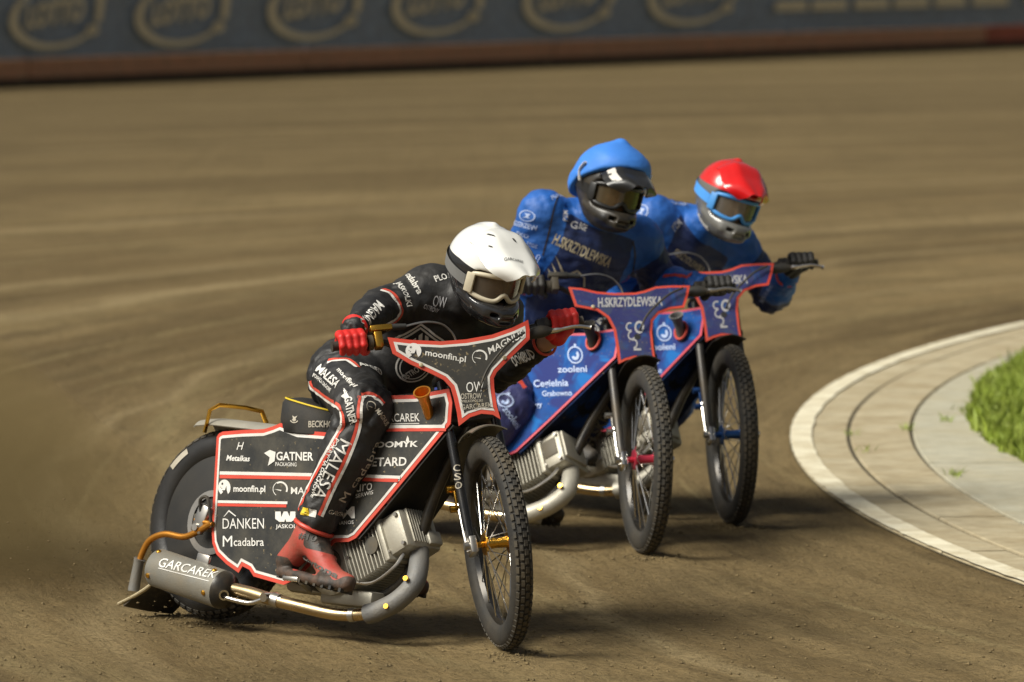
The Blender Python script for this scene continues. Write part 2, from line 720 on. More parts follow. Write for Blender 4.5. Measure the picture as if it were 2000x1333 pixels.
def vnoise(x, y, seed=0):
    """smooth value noise, vectorised"""
    xi = np.floor(x).astype(int)
    yi = np.floor(y).astype(int)
    fx = x - xi
    fy = y - yi
    fx = fx * fx * (3 - 2 * fx)
    fy = fy * fy * (3 - 2 * fy)

    def hsh(i, j):
        n = (i * 374761393 + j * 668265263 + seed * 1442695041) & 0x7fffffff
        n = ((n ^ (n >> 13)) * 1274126177) & 0x7fffffff
        return ((n ^ (n >> 16)) & 0xffff) / 65535.0
    a = hsh(xi, yi) * (1 - fx) + hsh(xi + 1, yi) * fx
    b = hsh(xi, yi + 1) * (1 - fx) + hsh(xi + 1, yi + 1) * fx
    return a * (1 - fy) + b * fy - 0.5


def ground_z(X, Y):
    r = np.hypot(X - BEND[0], Y - BEND[1])
    t = np.arctan2(Y - BEND[1], BEND[0] - X) * 22
    z = 0.012 * vnoise(r * 1.6, t * 0.16, 3) + 0.006 * vnoise(r * 5.5, t * 0.6, 5) + 0.004 * vnoise(r * 14, t * 2.2, 8)
    z = z + 0.007 * vnoise(X * 5, Y * 3, 11) + 0.007 * vnoise(X * 13, Y * 11, 17) + 0.005 * vnoise(X * 27, Y * 27, 13)
    fade = np.clip((60 - np.abs(Y - 28)) / 20, 0, 1)
    inside = np.clip((r - (R_LINE + 0.02)) / 0.15, 0, 1)      # flat under the kerb
    return z * fade * inside - 0.004


def axis_steps(fine_lo, fine_hi, step, lo, hi, grow=1.25):
    a = list(np.arange(fine_lo, fine_hi, step))
    s = step
    v = fine_lo
    left = []
    while v > lo:
        s *= grow
        v -= s
        left.append(v)
    s = step
    v = a[-1]
    right = []
    while v < hi:
        s *= grow
        v += s
        right.append(v)
    return np.array(left[::-1] + a + right)


gx = axis_steps(-3.2, 3.6, 0.03, -900, 900)
gy = axis_steps(19.4, 36.0, 0.035, -300, 1500, 1.06)
GX, GY = np.meshgrid(gx, gy, indexing='ij')
GZ = ground_z(GX, GY)
nx_, ny_ = GX.shape
gi = np.arange(nx_ * ny_).reshape(nx_, ny_)
gq = np.stack([gi[:-1, :-1], gi[1:, :-1], gi[1:, 1:], gi[:-1, 1:]], -1).reshape(-1, 4)
me = bpy.data.meshes.new('track')
me.from_pydata(np.stack([GX, GY, GZ], -1).reshape(-1, 3).tolist(), [], gq.tolist())


def dirt_material():
    m = bpy.data.materials.new('track_dirt')
    nt, N, L, P = nodes(m)
    tc = N.new('ShaderNodeTexCoord')
    sub = N.new('ShaderNodeVectorMath')
    sub.operation = 'SUBTRACT'
    sub.inputs[1].default_value = (BEND[0], BEND[1], 0)
    L.new(tc.outputs['Object'], sub.inputs[0])
    sep = N.new('ShaderNodeSeparateXYZ')
    L.new(sub.outputs[0], sep.inputs[0])
    ln = N.new('ShaderNodeVectorMath')
    ln.operation = 'LENGTH'
    L.new(sub.outputs[0], ln.inputs[0])
    neg = N.new('ShaderNodeMath')
    neg.operation = 'MULTIPLY'
    neg.inputs[1].default_value = -1
    L.new(sep.outputs[0], neg.inputs[0])
    ang = N.new('ShaderNodeMath')
    ang.operation = 'ARCTAN2'
    L.new(sep.outputs[1], ang.inputs[0])
    L.new(neg.outputs[0], ang.inputs[1])
    angs = N.new('ShaderNodeMath')
    angs.operation = 'MULTIPLY'
    angs.inputs[1].default_value = 22
    L.new(ang.outputs[0], angs.inputs[0])

    def tex(kr, kt, detail, rough, seed, dist=0.0):
        a = N.new('ShaderNodeMath')
        a.operation = 'MULTIPLY'
        a.inputs[1].default_value = kr
        L.new(ln.outputs['Value'], a.inputs[0])
        b = N.new('ShaderNodeMath')
        b.operation = 'MULTIPLY'
        b.inputs[1].default_value = kt
        L.new(angs.outputs[0], b.inputs[0])
        c = N.new('ShaderNodeCombineXYZ')
        L.new(a.outputs[0], c.inputs[0])
        L.new(b.outputs[0], c.inputs[1])
        c.inputs[2].default_value = seed
        n = N.new('ShaderNodeTexNoise')
        n.inputs['Scale'].default_value = 1.0
        n.inputs['Detail'].default_value = detail
        n.inputs['Roughness'].default_value = rough
        n.inputs['Distortion'].default_value = dist
        L.new(c.outputs[0], n.inputs['Vector'])
        return n.outputs[0]

    def mr(s, a, b, lo=0.0, hi=1.0):
        r = N.new('ShaderNodeMapRange')
        r.inputs[1].default_value = a
        r.inputs[2].default_value = b
        r.inputs[3].default_value = lo
        r.inputs[4].default_value = hi
        L.new(s, r.inputs[0])
        return r.outputs[0]

    def mix(f, a, b):
        x = N.new('ShaderNodeMix')
        x.data_type = 'RGBA'
        L.new(f, x.inputs[0])
        for s, v in ((x.inputs[6], a), (x.inputs[7], b)):
            if isinstance(v, tuple):
                s.default_value = (*v, 1)
            else:
                L.new(v, s)
        return x.outputs[2]
    iso = N.new('ShaderNodeTexNoise')
    iso.inputs['Scale'].default_value = 26
    iso.inputs['Detail'].default_value = 6
    iso.inputs['Roughness'].default_value = 0.7
    L.new(tc.outputs['Object'], iso.inputs['Vector'])
    fine = N.new('ShaderNodeTexNoise')
    fine.inputs['Scale'].default_value = 70
    fine.inputs['Detail'].default_value = 5
    fine.inputs['Roughness'].default_value = 0.75
    L.new(tc.outputs['Object'], fine.inputs['Vector'])
    patch = N.new('ShaderNodeTexNoise')
    patch.inputs['Scale'].default_value = 1.1
    patch.inputs['Detail'].default_value = 6
    patch.inputs['Roughness'].default_value = 0.62
    L.new(tc.outputs['Object'], patch.inputs['Vector'])
    c = mix(mr(tex(0.50, 0.09, 4, 0.55, 1.0, 0.5), 0.36, 0.64), (0.158, 0.109, 0.046), (0.262, 0.188, 0.084))
    c = mix(mr(ln.outputs['Value'], 27.5, 46.0, 0, 0.72), c, (0.100, 0.072, 0.031))  # outer track darkened in its colour, standing in for floodlight falloff
    c = mix(mr(tex(2.6, 0.16, 6, 0.62, 4.0, 0.6), 0.47, 0.68, 0, 0.7), c, (0.335, 0.248, 0.118))
    c = mix(mr(tex(1.9, 0.20, 6, 0.66, 9.0, 0.8), 0.50, 0.68, 0, 0.8), c, (0.095, 0.066, 0.029))
    c = mix(mr(patch.outputs[0], 0.5, 0.72, 0, 0.6), c, (0.095, 0.070, 0.028))
    for kr, kt, seed, wdt, amt in ((0.9, 0.035, 31.0, 0.012, 0.6), (2.3, 0.06, 37.0, 0.014, 0.25), (1.5, 0.05, 43.0, 0.009, 0.45)):
        tr_ = tex(kr, kt, 1.5, 0.45, seed, 0.25)
        sb = N.new('ShaderNodeMath')
        sb.operation = 'SUBTRACT'
        sb.inputs[1].default_value = 0.5
        L.new(tr_, sb.inputs[0])
        ab_ = N.new('ShaderNodeMath')
        ab_.operation = 'ABSOLUTE'
        L.new(sb.outputs[0], ab_.inputs[0])
        ml = N.new('ShaderNodeMath')
        ml.operation = 'MULTIPLY'
        L.new(mr(ab_.outputs[0], 0.0, wdt, amt, 0.0), ml.inputs[0])
        L.new(mr(tex(1.1, 0.3, 4, 0.6, seed + 3, 0.3), 0.42, 0.6), ml.inputs[1])
        c = mix(ml.outputs[0], c, (0.36, 0.285, 0.135))
    wob = mr(tex(0.35, 0.10, 3, 0.5, 61.0, 0.2), 0.3, 0.7, -0.55, 0.55)
    rw = N.new('ShaderNodeMath')
    rw.operation = 'ADD'
    L.new(ln.outputs['Value'], rw.inputs[0])
    L.new(wob, rw.inputs[1])
    for r0, hw_, amt in ((27.4, 0.20, 0.95), (28.3, 0.14, 0.6), (23.3, 0.10, 0.7), (24.7, 0.12, 0.6), (31.5, 0.35, 0.6)):   # dry lanes swept by earlier bikes
        sb = N.new('ShaderNodeMath')
        sb.operation = 'SUBTRACT'
        sb.inputs[1].default_value = r0
        L.new(rw.outputs[0], sb.inputs[0])
        ab_ = N.new('ShaderNodeMath')
        ab_.operation = 'ABSOLUTE'
        L.new(sb.outputs[0], ab_.inputs[0])
        ml = N.new('ShaderNodeMath')
        ml.operation = 'MULTIPLY'
        L.new(mr(ab_.outputs[0], 0.0, hw_, amt, 0.0), ml.inputs[0])
        L.new(mr(tex(1.6, 0.25, 5, 0.6, r0, 0.3), 0.35, 0.6, 0.15, 1.0), ml.inputs[1])
        c = mix(ml.outputs[0], c, (0.39, 0.30, 0.155))
    c = mix(mr(tex(9.0, 0.8, 5, 0.65, 14.0, 0.6), 0.52, 0.75, 0, 0.3), c, (0.11, 0.078, 0.031))
    c = mix(mr(iso.outputs[0], 0.48, 0.74, 0, 0.8), c, (0.080, 0.057, 0.024))
    c = mix(mr(fine.outputs[0], 0.46, 0.30, 0, 0.7), c, (0.062, 0.045, 0.020))
    c = mix(mr(fine.outputs[0], 0.55, 0.72, 0, 0.65), c, (0.33, 0.262, 0.145))
    L.new(c, P.inputs['Base Color'])
    P.inputs['Roughness'].default_value = 0.92
    P.inputs['Specular IOR Level'].default_value = 0.2
    b1 = N.new('ShaderNodeBump')
    b1.inputs['Strength'].default_value = 0.9
    b1.inputs['Distance'].default_value = 0.035
    L.new(iso.outputs[0], b1.inputs['Height'])
    b2 = N.new('ShaderNodeBump')
    b2.inputs['Strength'].default_value = 0.7
    b2.inputs['Distance'].default_value = 0.05
    L.new(tex(7, 1.2, 6, 0.7, 21.0, 0.8), b2.inputs['Height'])
    L.new(b1.outputs[0], b2.inputs['Normal'])
    b3 = N.new('ShaderNodeBump')
    b3.inputs['Strength'].default_value = 0.6
    b3.inputs['Distance'].default_value = 0.008
    L.new(fine.outputs[0], b3.inputs['Height'])
    L.new(b2.outputs[0], b3.inputs['Normal'])
    L.new(b3.outputs[0], P.inputs['Normal'])
    return m


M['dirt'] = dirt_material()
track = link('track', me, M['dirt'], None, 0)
me.shade_smooth()
tag(track, 'brown shale speedway track surface with curved tyre streaks', 'track', kind='structure')

# loose clods lying on the track: nobody could count them
OCT_V = np.array([(1, 0, 0), (-1, 0, 0), (0, 1, 0), (0, -1, 0), (0, 0, 1), (0, 0, -1)], float)
OCT_F = np.array([(0, 2, 4), (2, 1, 4), (1, 3, 4), (3, 0, 4), (2, 0, 5), (1, 2, 5), (3, 1, 5), (0, 3, 5)])


def clods(name, centres, radii, m, label):
    n = len(centres)
    V = OCT_V[None] * (0.55 + 0.75 * np.random.rand(n, 6, 1)) * radii[:, None, None]
    V[:, :, 2] *= 0.7
    V = V + centres[:, None, :]
    Fq = OCT_F[None] + (np.arange(n) * 6)[:, None, None]
    me_ = bpy.data.meshes.new(name)
    me_.from_pydata(V.reshape(-1, 3).tolist(), [], Fq.reshape(-1, 3).tolist())
    o = link(name, me_, m, None, 0)
    return tag(o, label, 'dirt', kind='stuff')


n_c = 9000
cy_ = 20.0 + 16 * np.random.rand(n_c) ** 1.6
cx_ = (np.random.rand(n_c) * 2 - 1) * 0.092 * cy_
r_ok = np.hypot(cx_ - BEND[0], cy_ - BEND[1]) > R_LINE + 0.05
cx_, cy_ = cx_[r_ok], cy_[r_ok]
cr_ = 0.0018 + 0.0085 * np.random.rand(len(cx_)) ** 7
cz_ = ground_z(cx_, cy_) + cr_ * 0.25
clods('dirt_clods', np.stack([cx_, cy_, cz_], 1), cr_, mat('clod_dirt', (0.155, 0.113, 0.051), 0.95, vary=0.35),
      'loose dirt crumbs scattered over the brown track')


# ------------------------------------------------------------------ kerb strips and painted line on the inside of the bend
def bend_pt(off, ph, z=0.0):
    r = R_LINE - off
    return (BEND[0] - r * math.cos(ph), BEND[1] + r * math.sin(ph), z)


def concrete(name, c, c2):
    m = mat(name, c, 0.85, dirt=0.62, dirt_col=c2, bump=0.6, bscale=45, vary=0.2, dscale=2.8, spots=0.5)
    return m


M['conc_tan'] = concrete('sandy_concrete', (0.44, 0.38, 0.25), (0.28, 0.21, 0.105))
M['conc_grey'] = concrete('grey_concrete', (0.43, 0.41, 0.31), (0.38, 0.33, 0.21))
M['line_paint'] = mat('worn_white_paint', (0.74, 0.69, 0.52), 0.7, dirt=0.6, dirt_col=(0.42, 0.34, 0.19), bump=0.3, bscale=40, dscale=5.0, spots=0.8)
mat('joint_soil', (0.05, 0.042, 0.022), 0.95, vary=0.3)
PH0, PH1 = -0.46, 0.62
kerb = tag(link('kerb', MB().grid([[bend_pt(o_, p, 0.002) for p in np.linspace(PH0, PH1, 60)] for o_ in (0.0, 3.2)]).build('t', MATS['joint_soil']).data, MATS['joint_soil']),
           'sandy concrete kerb strips inside the bend', 'kerb', kind='structure')
bpy.data.objects.remove(bpy.data.objects['t'])
kerb.name = 'kerb'
breaks = {0: -0.012, 1: -0.033, 2: -0.02}
for s_i, (o0, o1, mm, top, seg) in enumerate(((0.006, 0.262, 'conc_tan', 0.010, 0.088), (0.276, 0.550, 'conc_tan', 0.013, 0.097), (0.562, 1.9, 'conc_grey', 0.015, 0.12))):
    k0 = breaks[s_i]
    edges_ = [k0 + seg * k for k in range(-6, 8)]
    for e0, e1 in zip(edges_[:-1], edges_[1:]):
        if e1 < PH0 or e0 > PH1:
            continue
        dz = random.uniform(-0.0015, 0.0015)
        ph = np.linspace(e0 + 0.0004, e1 - 0.0004, 7)
        b = MB()
        rows = [[bend_pt(o_, p, z_ + dz) for p in ph] for o_, z_ in ((o0, -0.03), (o0 + 0.001, top - 0.004), (o0 + 0.006, top), (o1 - 0.006, top), (o1 - 0.001, top - 0.004), (o1, -0.03))]
        b.grid(rows)
        for q in (0, 6):
            b.add([r_[q] for r_ in rows], [tuple(range(6))])
        b.build('slab', M[mm], kerb, sharp=30)
line_b = MB()
prev = None
pts_o, pts_i = [], []
for p in np.linspace(PH0, PH1, 420):
    w0 = 0.004 + 0.007 * noise.noise((p * 160, 0, 0)) + 0.004 * noise.noise((p * 420, 3, 0))
    w1 = 0.102 + 0.008 * noise.noise((p * 60, 7, 0)) + 0.005 * noise.noise((p * 300, 9, 0))
    pts_o.append(bend_pt(max(w0, -0.004), p, 0.0165))
    pts_i.append(bend_pt(w1, p, 0.0165))
line_b.grid([pts_o, pts_i])
tag(line_b.build('painted_line', M['line_paint'], None, sharp=0, fix=False), 'worn white painted line along the inner edge of the bend', 'line', kind='structure')

# grass of the infield
gb_v, gb_f = [], []


def blade(x, y, z, h, w, lean):
    a = random.random() * 6.283
    dx, dy = math.cos(a), math.sin(a)
    b = random.random() * 6.283
    lx, ly = math.cos(b) * lean, math.sin(b) * lean
    i = len(gb_v)
    gb_v.extend([(x - dx * w, y - dy * w, z), (x + dx * w, y + dy * w, z),
                 (x + dx * w * 0.7 + lx * 0.4, y + dy * w * 0.7 + ly * 0.4, z + h * 0.6), (x - dx * w * 0.7 + lx * 0.4, y - dy * w * 0.7 + ly * 0.4, z + h * 0.6),
                 (x + lx, y + ly, z + h)])
    gb_f.extend([(i, i + 1, i + 2, i + 3), (i + 3, i + 2, i + 4)])


def grass_edge(y):
    e = np.interp(y, [24, 27.5, 28.2, 29.6, 31.4, 33.0, 36], [3.3, 2.24, 2.14, 2.12, 2.29, 2.58, 3.3])
    return e + 0.05 * noise.noise((y * 3.1, 0, 5)) + 0.04 * noise.noise((y * 9, 2, 5))


cnt_ = 0
while cnt_ < 52000:
    y = random.uniform(24.5, 36.5)
    x = grass_edge(y) + (random.random() ** 1.3) * 1.5
    if x / y > 0.105 and cnt_ < 26000:
        continue
    if cnt_ >= 26000:
        y = random.uniform(22.5, 40)
        x = grass_edge(y) + 6.5 * random.random()
        blade(x, y, 0.02, 0.05 + 0.07 * random.random(), 0.008 + 0.004 * random.random(), 0.07 * random.random())
        cnt_ += 1
        continue
    cl = noise.noise((x * 5, y * 5, 1))
    d = min(1.0, (x - grass_edge(y)) / 0.12 + 0.45)
    blade(x, y, 0.02, (0.055 + 0.04 * cl + 0.04 * random.random()) * d, 0.0035 + 0.002 * random.random(), 0.05 * random.random())
    cnt_ += 1
for (px, py, n_) in ((1845, 830, 26), (1878, 812, 16), (1662, 858, 14), (1773, 848, 20), (1868, 938, 26), (1690, 890, 10)):
    g = ground_pt(px, py)
    for _ in range(n_):
        blade(g[0] + random.gauss(0, 0.018), g[1] + random.gauss(0, 0.05), 0.02, random.uniform(0.015, 0.04), 0.003, 0.03)
me = bpy.data.meshes.new('grass')
me.from_pydata(gb_v, [], gb_f)
mg = mat('grass_blades', (0.22, 0.30, 0.025), 0.6, vary=0.45, dirt=0.3, dirt_col=(0.22, 0.19, 0.06))
grass = tag(link('grass', me, mg, None, 0), 'bright green infield grass beside the concrete kerb', 'grass', kind='stuff')
sod = MB()
sod_y = np.linspace(22.0, 40.5, 90)
sod.grid([[(grass_edge(y) + 0.03 + o_, y, 0.036) for y in sod_y] for o_ in (0, 9.0)])
tag(sod.build('infield_soil', mat('infield_soil', (0.10, 0.135, 0.022), 0.9, vary=0.35, bump=0.8, bscale=30), None, fix=False), 'dark green sod under the infield grass', 'soil', kind='structure')

# ------------------------------------------------------------------ fence along the outside of the track
W_A = np.array([-6.1, 75.8])
W_E = unit(np.array([13.6, 17.5]))
W_N = np.array([W_E[1], -W_E[0]])


def wall(s, z, out=0.0):
    p = W_A + W_E * s + W_N * out
    return (p[0], p[1], z)


def wall_sz(px, py):
    d = ray(px, py)
    t = (W_A @ W_N) / (d[:2] @ W_N)
    p = V_C + d * t
    return float((p[:2] - W_A) @ W_E), float(p[2])


fence = bpy.data.objects.new('perimeter_fence', None)
COL.objects.link(fence)
fence.location = wall(11, 0)
FO = fence.location
tag(fence, 'long dark advertising fence with cream logos behind the track', 'fence')
M['banner'] = mat('banner_cloth', (0.25, 0.31, 0.38), 0.6, vary=0.25, dirt=0.35, dirt_col=(0.22, 0.22, 0.18), bump=0.3, bscale=3)
M['banner_cream'] = mat('banner_cream_print', (0.74, 0.66, 0.44), 0.6, vary=0.15)
M['kick'] = mat('red_kick_board', (0.52, 0.25, 0.13), 0.7, dirt=0.5, dirt_col=(0.36, 0.25, 0.14), vary=0.25)
M['kick_red'] = mat('bright_red_kick_board', (0.45, 0.11, 0.06), 0.7, dirt=0.3, vary=0.2)
M['gap'] = mat('dark_gap_and_post', (0.03, 0.024, 0.018), 0.9, dirt=0.3)


def wall_box(b, s0, s1, z0, z1, o0, o1):
    P = [wall(s, z, o) for s in (s0, s1) for z in (z0, z1) for o in (o0, o1)]
    b.add(P, [(0, 1, 3, 2), (4, 6, 7, 5), (0, 4, 5, 1), (2, 3, 7, 6), (0, 2, 6, 4), (1, 5, 7, 3)])
    return b


S_L, S_R = wall_sz(50, 130)[0], wall_sz(1922, 60)[0]
SEG = (S_R - S_L) / 4
for k in range(-7, 12):
    s0, s1 = S_L + k * SEG, S_L + (k + 1) * SEG
    b = MB()
    rows = []
    for z_ in np.linspace(0.33, 1.75, 8):
        rows.append([wall(s, z_, 0.05 + 0.035 * noise.noise((s * 1.3, z_ * 2.0, 3)) + 0.05 * math.exp(-((z_ - 0.4) / 0.2) ** 2) * noise.noise((s * 2.5, 0, 8))) for s in np.linspace(s0 + 0.01, s1 - 0.01, 20)])
    b.grid(rows, thick=0.02)
    b.build('banner_panel', M['banner'], fence, origin=FO)
    wall_box(MB(), s0 + 0.015, s1 - 0.015, 0.105, 0.325, 0.0, 0.05).build('kick_board', M['kick_red'] if k == 4 else M['kick'], fence, origin=FO)
    wall_box(MB(), s0 + 0.015, s1 - 0.015, -0.02, 0.10, -0.06, -0.01).build('gap_strip', M['gap'], fence, origin=FO)  # dark strip standing in for the shaded gap under the kick boards
    MB().tube([wall(s0, -0.05, -0.02), wall(s0, 1.8, -0.02)], 0.05, 8).build('post', M['gap'], fence, origin=FO)


def logo(cx, cy, hw, hh):
    """ball-draw logo: slanted word inside a crescent swoosh with a small ball"""
    s0, zc = wall_sz(cx, cy)
    sl = wall_sz(cx - hw, cy)[0]
    sr = wall_sz(cx + hw, cy)[0]
    zh = zc - wall_sz(cx, cy + hh)[1]

    def P(a, b_):
        s = s0 + (sr - s0) * a if a > 0 else s0 + (s0 - sl) * a
        return wall(s, zc + zh * b_, 0.125)
    o1, o2 = [], []
    for q in np.linspace(math.radians(105), math.radians(345), 40):
        w = 0.20 * max(0.0, math.sin((q - math.radians(105)) / math.radians(240) * math.pi)) ** 0.7
        o1.append(P(math.cos(q) * 0.97, math.sin(q) * 0.97 + 0.10 * math.cos(q)))
        o2.append(P(math.cos(q) * (0.97 - w), math.sin(q) * (0.97 - w) + 0.10 * math.cos(q)))
    MB().grid([o1, o2]).build('logo_crescent', M['banner_cream'], fence, origin=FO, fix=False, sharp=None)
    V, Fc = text2d('LOTTO', 0.04, 0.2)
    MB().add([P(-0.62 + 1.25 * a, -0.34 + 0.75 * b_ + 0.24 * a) for a, b_ in V], Fc).build('lettering', M['banner_cream'], fence, origin=FO, fix=False, sharp=None)
    ring = [P(0.80 + 0.13 * math.cos(q), -0.42 + 0.17 * math.sin(q)) for q in np.linspace(0, 6.283, 16, endpoint=False)]
    MB().add(ring, [tuple(range(16))]).build('logo_ball', M['banner_cream'], fence, origin=FO, fix=False, sharp=None)
    o1 = [P(0.86 + 0.05 * t, -0.2 + 0.95 * t) for t in (0, 1)]
    o2 = [P(1.0 + 0.08 * t, -0.15 + 0.95 * t) for t in (0, 1)]
    MB().grid([o1, o2]).build('logo_stroke', M['banner_cream'], fence, origin=FO, fix=False, sharp=None)


for cx, cy, hw, hh in ((92, 34, 92, 64), (338, 28, 92, 64), (597, 16, 92, 64), (838, 8, 90, 62), (1094, 0, 90, 62), (1336, -9, 88, 60)):
    logo(cx, cy, hw, hh)
for x0, x1 in ((1500, 1562), (1572, 1640), (1655, 1722), (1732, 1800), (1812, 1872), (1886, 1955), (1990, 2060)):
    a = wall_sz(x0, 22 - (x0 - 1500) * 0.028)
    c = wall_sz(x1, 8 - (x0 - 1500) * 0.028)
    MB().grid([[wall(a[0], z_, 0.125) for z_ in (a[1], c[1] + 0.05)], [wall(c[0], z_, 0.125) for z_ in (a[1], c[1] + 0.05)]]).build('print_bar', M['banner_cream'], fence, origin=FO, fix=False, sharp=None)

# ------------------------------------------------------------------ motorcycles
# bike space: x forward, y to the rider's left, z up, origin on the ground under the rear axle
WB, RF, RR = 1.32, 0.355, 0.33
RAKE = math.radians(23)
H_UP = np.array([-math.sin(RAKE), 0, math.cos(RAKE)])
H_FW = np.array([math.cos(RAKE), 0, math.sin(RAKE)])
AX_OFF = 0.055
H_PT = np.array([WB, 0, RF]) - AX_OFF * H_FW


def rot_axis(k, a):
    return np.array(Matrix.Rotation(a, 3, Vector(k)))


class Pose:
    def __init__(self, x, y, yaw, lean, pitch, steer):
        Rm = np.array(Matrix.Rotation(yaw, 3, 'Z')) @ np.array(Matrix.Rotation(-lean, 3, 'X')) @ np.array(Matrix.Rotation(pitch, 3, 'Y'))
        self.R = Rm
        # lowest point of the rear tyre touches the ground
        zmin = 1e9
        for a in np.linspace(0, 2 * math.pi, 90):
            for b in np.linspace(-1.57, 1.57, 9):
                r = RR - 0.045 + 0.045 * math.cos(b)
                zmin = min(zmin, (Rm @ np.array([r * math.sin(a), 0.05 * math.sin(b), RR + r * math.cos(a)]))[2])
        self.o = np.array([x, y, -zmin - 0.003])
        self.S = rot_axis(H_UP, steer)

    def w(self, p):                      # bike space -> world
        return self.o + self.R @ v3(p)

    def l(self, p):                      # world -> bike space
        return self.R.T @ (v3(p) - self.o)

    def st(self, u, y, v):               # steering space (u ahead of, y left of, v up along the steering axis) -> bike space
        return H_PT + self.S @ (u * H_FW + np.array([0, y, 0]) + v * H_UP)

    def plane(self, px, py, y):          # photographed point lying on the plane y = const of the bike
        c = self.l(V_C)
        d = self.R.T @ ray(px, py)
        t = (y - c[1]) / d[1]
        return c + t * d

    def splane(self, px, py, u):         # same on a plane u = const of the steering assembly -> (y, v)
        c = self.S.T @ (self.l(V_C) - H_PT)
        d = self.S.T @ (self.R.T @ ray(px, py))
        t = (u - c @ H_FW) / (d @ H_FW)
        p = c + t * d
        return float(p[1]), float(p @ H_UP)


POSE = [Pose(-1.04102990, 21.9429127, -0.738265616, 0.184218208, -0.00366179938, -0.628301638),
        Pose(-0.5896271976712881, 24.800028414125965, -0.6625032969872433, 0.40493328185987676, -0.012194027253052114, -0.7856836101894941),
        Pose(-0.14365953331980869, 26.00276158376244, -0.7479976936063936, 0.31948193779749434, -0.006709160174870716, -0.6979300596583007)]


def tyre_profile(R, w, h):
    """closed section (axial, radius) of a tyre of outer radius R, half width w, height h"""
    out = []
    for q in np.linspace(-0.5 * math.pi, 0.5 * math.pi, 13):
        out.append((w * math.sin(q), R - h + h * max(0.0, math.cos(q)) ** 0.75))
    out += [(w * 0.86, R - h * 1.35), (w * 0.62, R - h * 1.62), (-w * 0.62, R - h * 1.62), (-w * 0.86, R - h * 1.35)]
    return out


def make_wheel(name, parent, c, ax, fw, up, R, w, h, rim_m, hub_m, spokes, n_tread, disc=False):
    """wheel: rim with tyre, tread blocks, hub and spokes as sub-parts"""
    c, ax, fw, up = v3(c), v3(ax), v3(fw), v3(up)
    rr = R - h * 1.5
    rim = MB()
    pr = [(-w * 0.66, rr + 0.012), (-w * 0.66, rr - 0.004), (-w * 0.40, rr - 0.010), (0, rr - 0.020), (w * 0.40, rr - 0.010), (w * 0.66, rr - 0.004), (w * 0.66, rr + 0.012)]
    rim.lathe(pr, c, ax, 72, fw, closed=True)
    rim = rim.build(name, rim_m, parent)
    MB().lathe(tyre_profile(R - 0.004, w, h), c, ax, 96, fw, closed=True).build('tyre', M['tyre_slick'] if disc else M['tyre'], rim, sharp=60)
    tr = MB()
    rows = (-0.62, -0.21, 0.21, 0.62) if not disc else (-0.75, -0.45, -0.15, 0.15, 0.45, 0.75)
    for i in range(n_tread):
        for k, f in enumerate(rows):
            q = 2 * math.pi * (i + 0.5 * (k % 2)) / n_tread
            rad = fw * math.cos(q) + up * math.sin(q)
            tan = -fw * math.sin(q) + up * math.cos(q)
            b = math.asin(f * 0.97)
            nn = unit(rad * math.cos(b) * w + ax * math.sin(b) * h)
            pos = c + rad * (R - 0.004 - h + h * max(0.0, math.cos(b)) ** 0.75) + ax * w * math.sin(b)
            sd = np.cross(nn, tan)
            tr.box(pos + nn * 0.0005, (R * math.pi / n_tread * 0.66, w * (0.165 if not disc else 0.11), 0.0042 if not disc else 0.0022), np.stack([tan, sd, nn], 1))
    tr.build('tread', M['tread'], rim, sharp=0)
    hub = MB()
    hw = 0.045
    hub.lathe([(-hw, 0.014), (-hw, 0.038), (-hw + 0.007, 0.038), (-hw + 0.010, 0.020), (0, 0.017), (hw - 0.010, 0.020), (hw - 0.007, 0.038), (hw, 0.038), (hw, 0.014)], c, ax, 24, fw)
    hub.lathe([(-hw - 0.045, 0.0), (-hw - 0.045, 0.011), (hw + 0.045, 0.011), (hw + 0.045, 0.0)], c, ax, 12, fw)
    hub.build('hub', hub_m, rim)
    for i in range(spokes):
        side = 1 if i % 2 else -1
        q0 = 2 * math.pi * (i // 2 * 2) / spokes + (0.0 if side > 0 else 2 * math.pi / spokes)
        dq = 0.5 * (1 if (i // 2) % 2 else -1)
        a = c + ax * side * 0.041 + (fw * math.cos(q0 + dq) + up * math.sin(q0 + dq)) * 0.034
        b = c + ax * side * 0.004 + (fw * math.cos(q0) + up * math.sin(q0)) * (rr - 0.012)
        MB().tube([a, b], 0.0021, 5, caps=False).build('spoke', M['chrome'], rim)
    if disc:
        MB().lathe([(-w * 0.72, rr + 0.004), (-w * 0.80, rr - 0.02), (-w * 0.95, 0.13), (-w * 1.0, 0.05), (-w * 1.0, 0.0)], c, ax, 64, fw).build('wheel_disc', M['disc_grey'], rim)
        MB().lathe([(-w * 0.72 - 0.003, rr + 0.020), (-w * 0.72 - 0.006, rr + 0.015)], c, ax, 64, fw).build('rim_band', M['yellow'], rim, fix=False)
        lab = MB()
        for q0 in (2.32, 0.6, 5.2, 3.75):
            o1, o2 = [], []
            for q in np.linspace(q0 - 0.16, q0 + 0.16, 8):
                d = fw * math.cos(q) + up * math.sin(q)
                o1.append(c + d * (R - 0.052) - ax * (w * 1.0 + 0.002))
                o2.append(c + d * (R - 0.032) - ax * (w * 0.965 + 0.003))
            lab.grid([o1, o2])
        lab.build('tyre_label', M['print_dust'], rim, sharp=0, fix=False)
        spk = MB()
        spk.lathe([(-w * 1.12, 0.112), (-w * 1.12, 0.090), (-w * 1.05, 0.090), (-w * 1.05, 0.112)], c, ax, 48, fw, closed=True)
        spk.build('brake_disc', M['steel'], rim)
    return rim


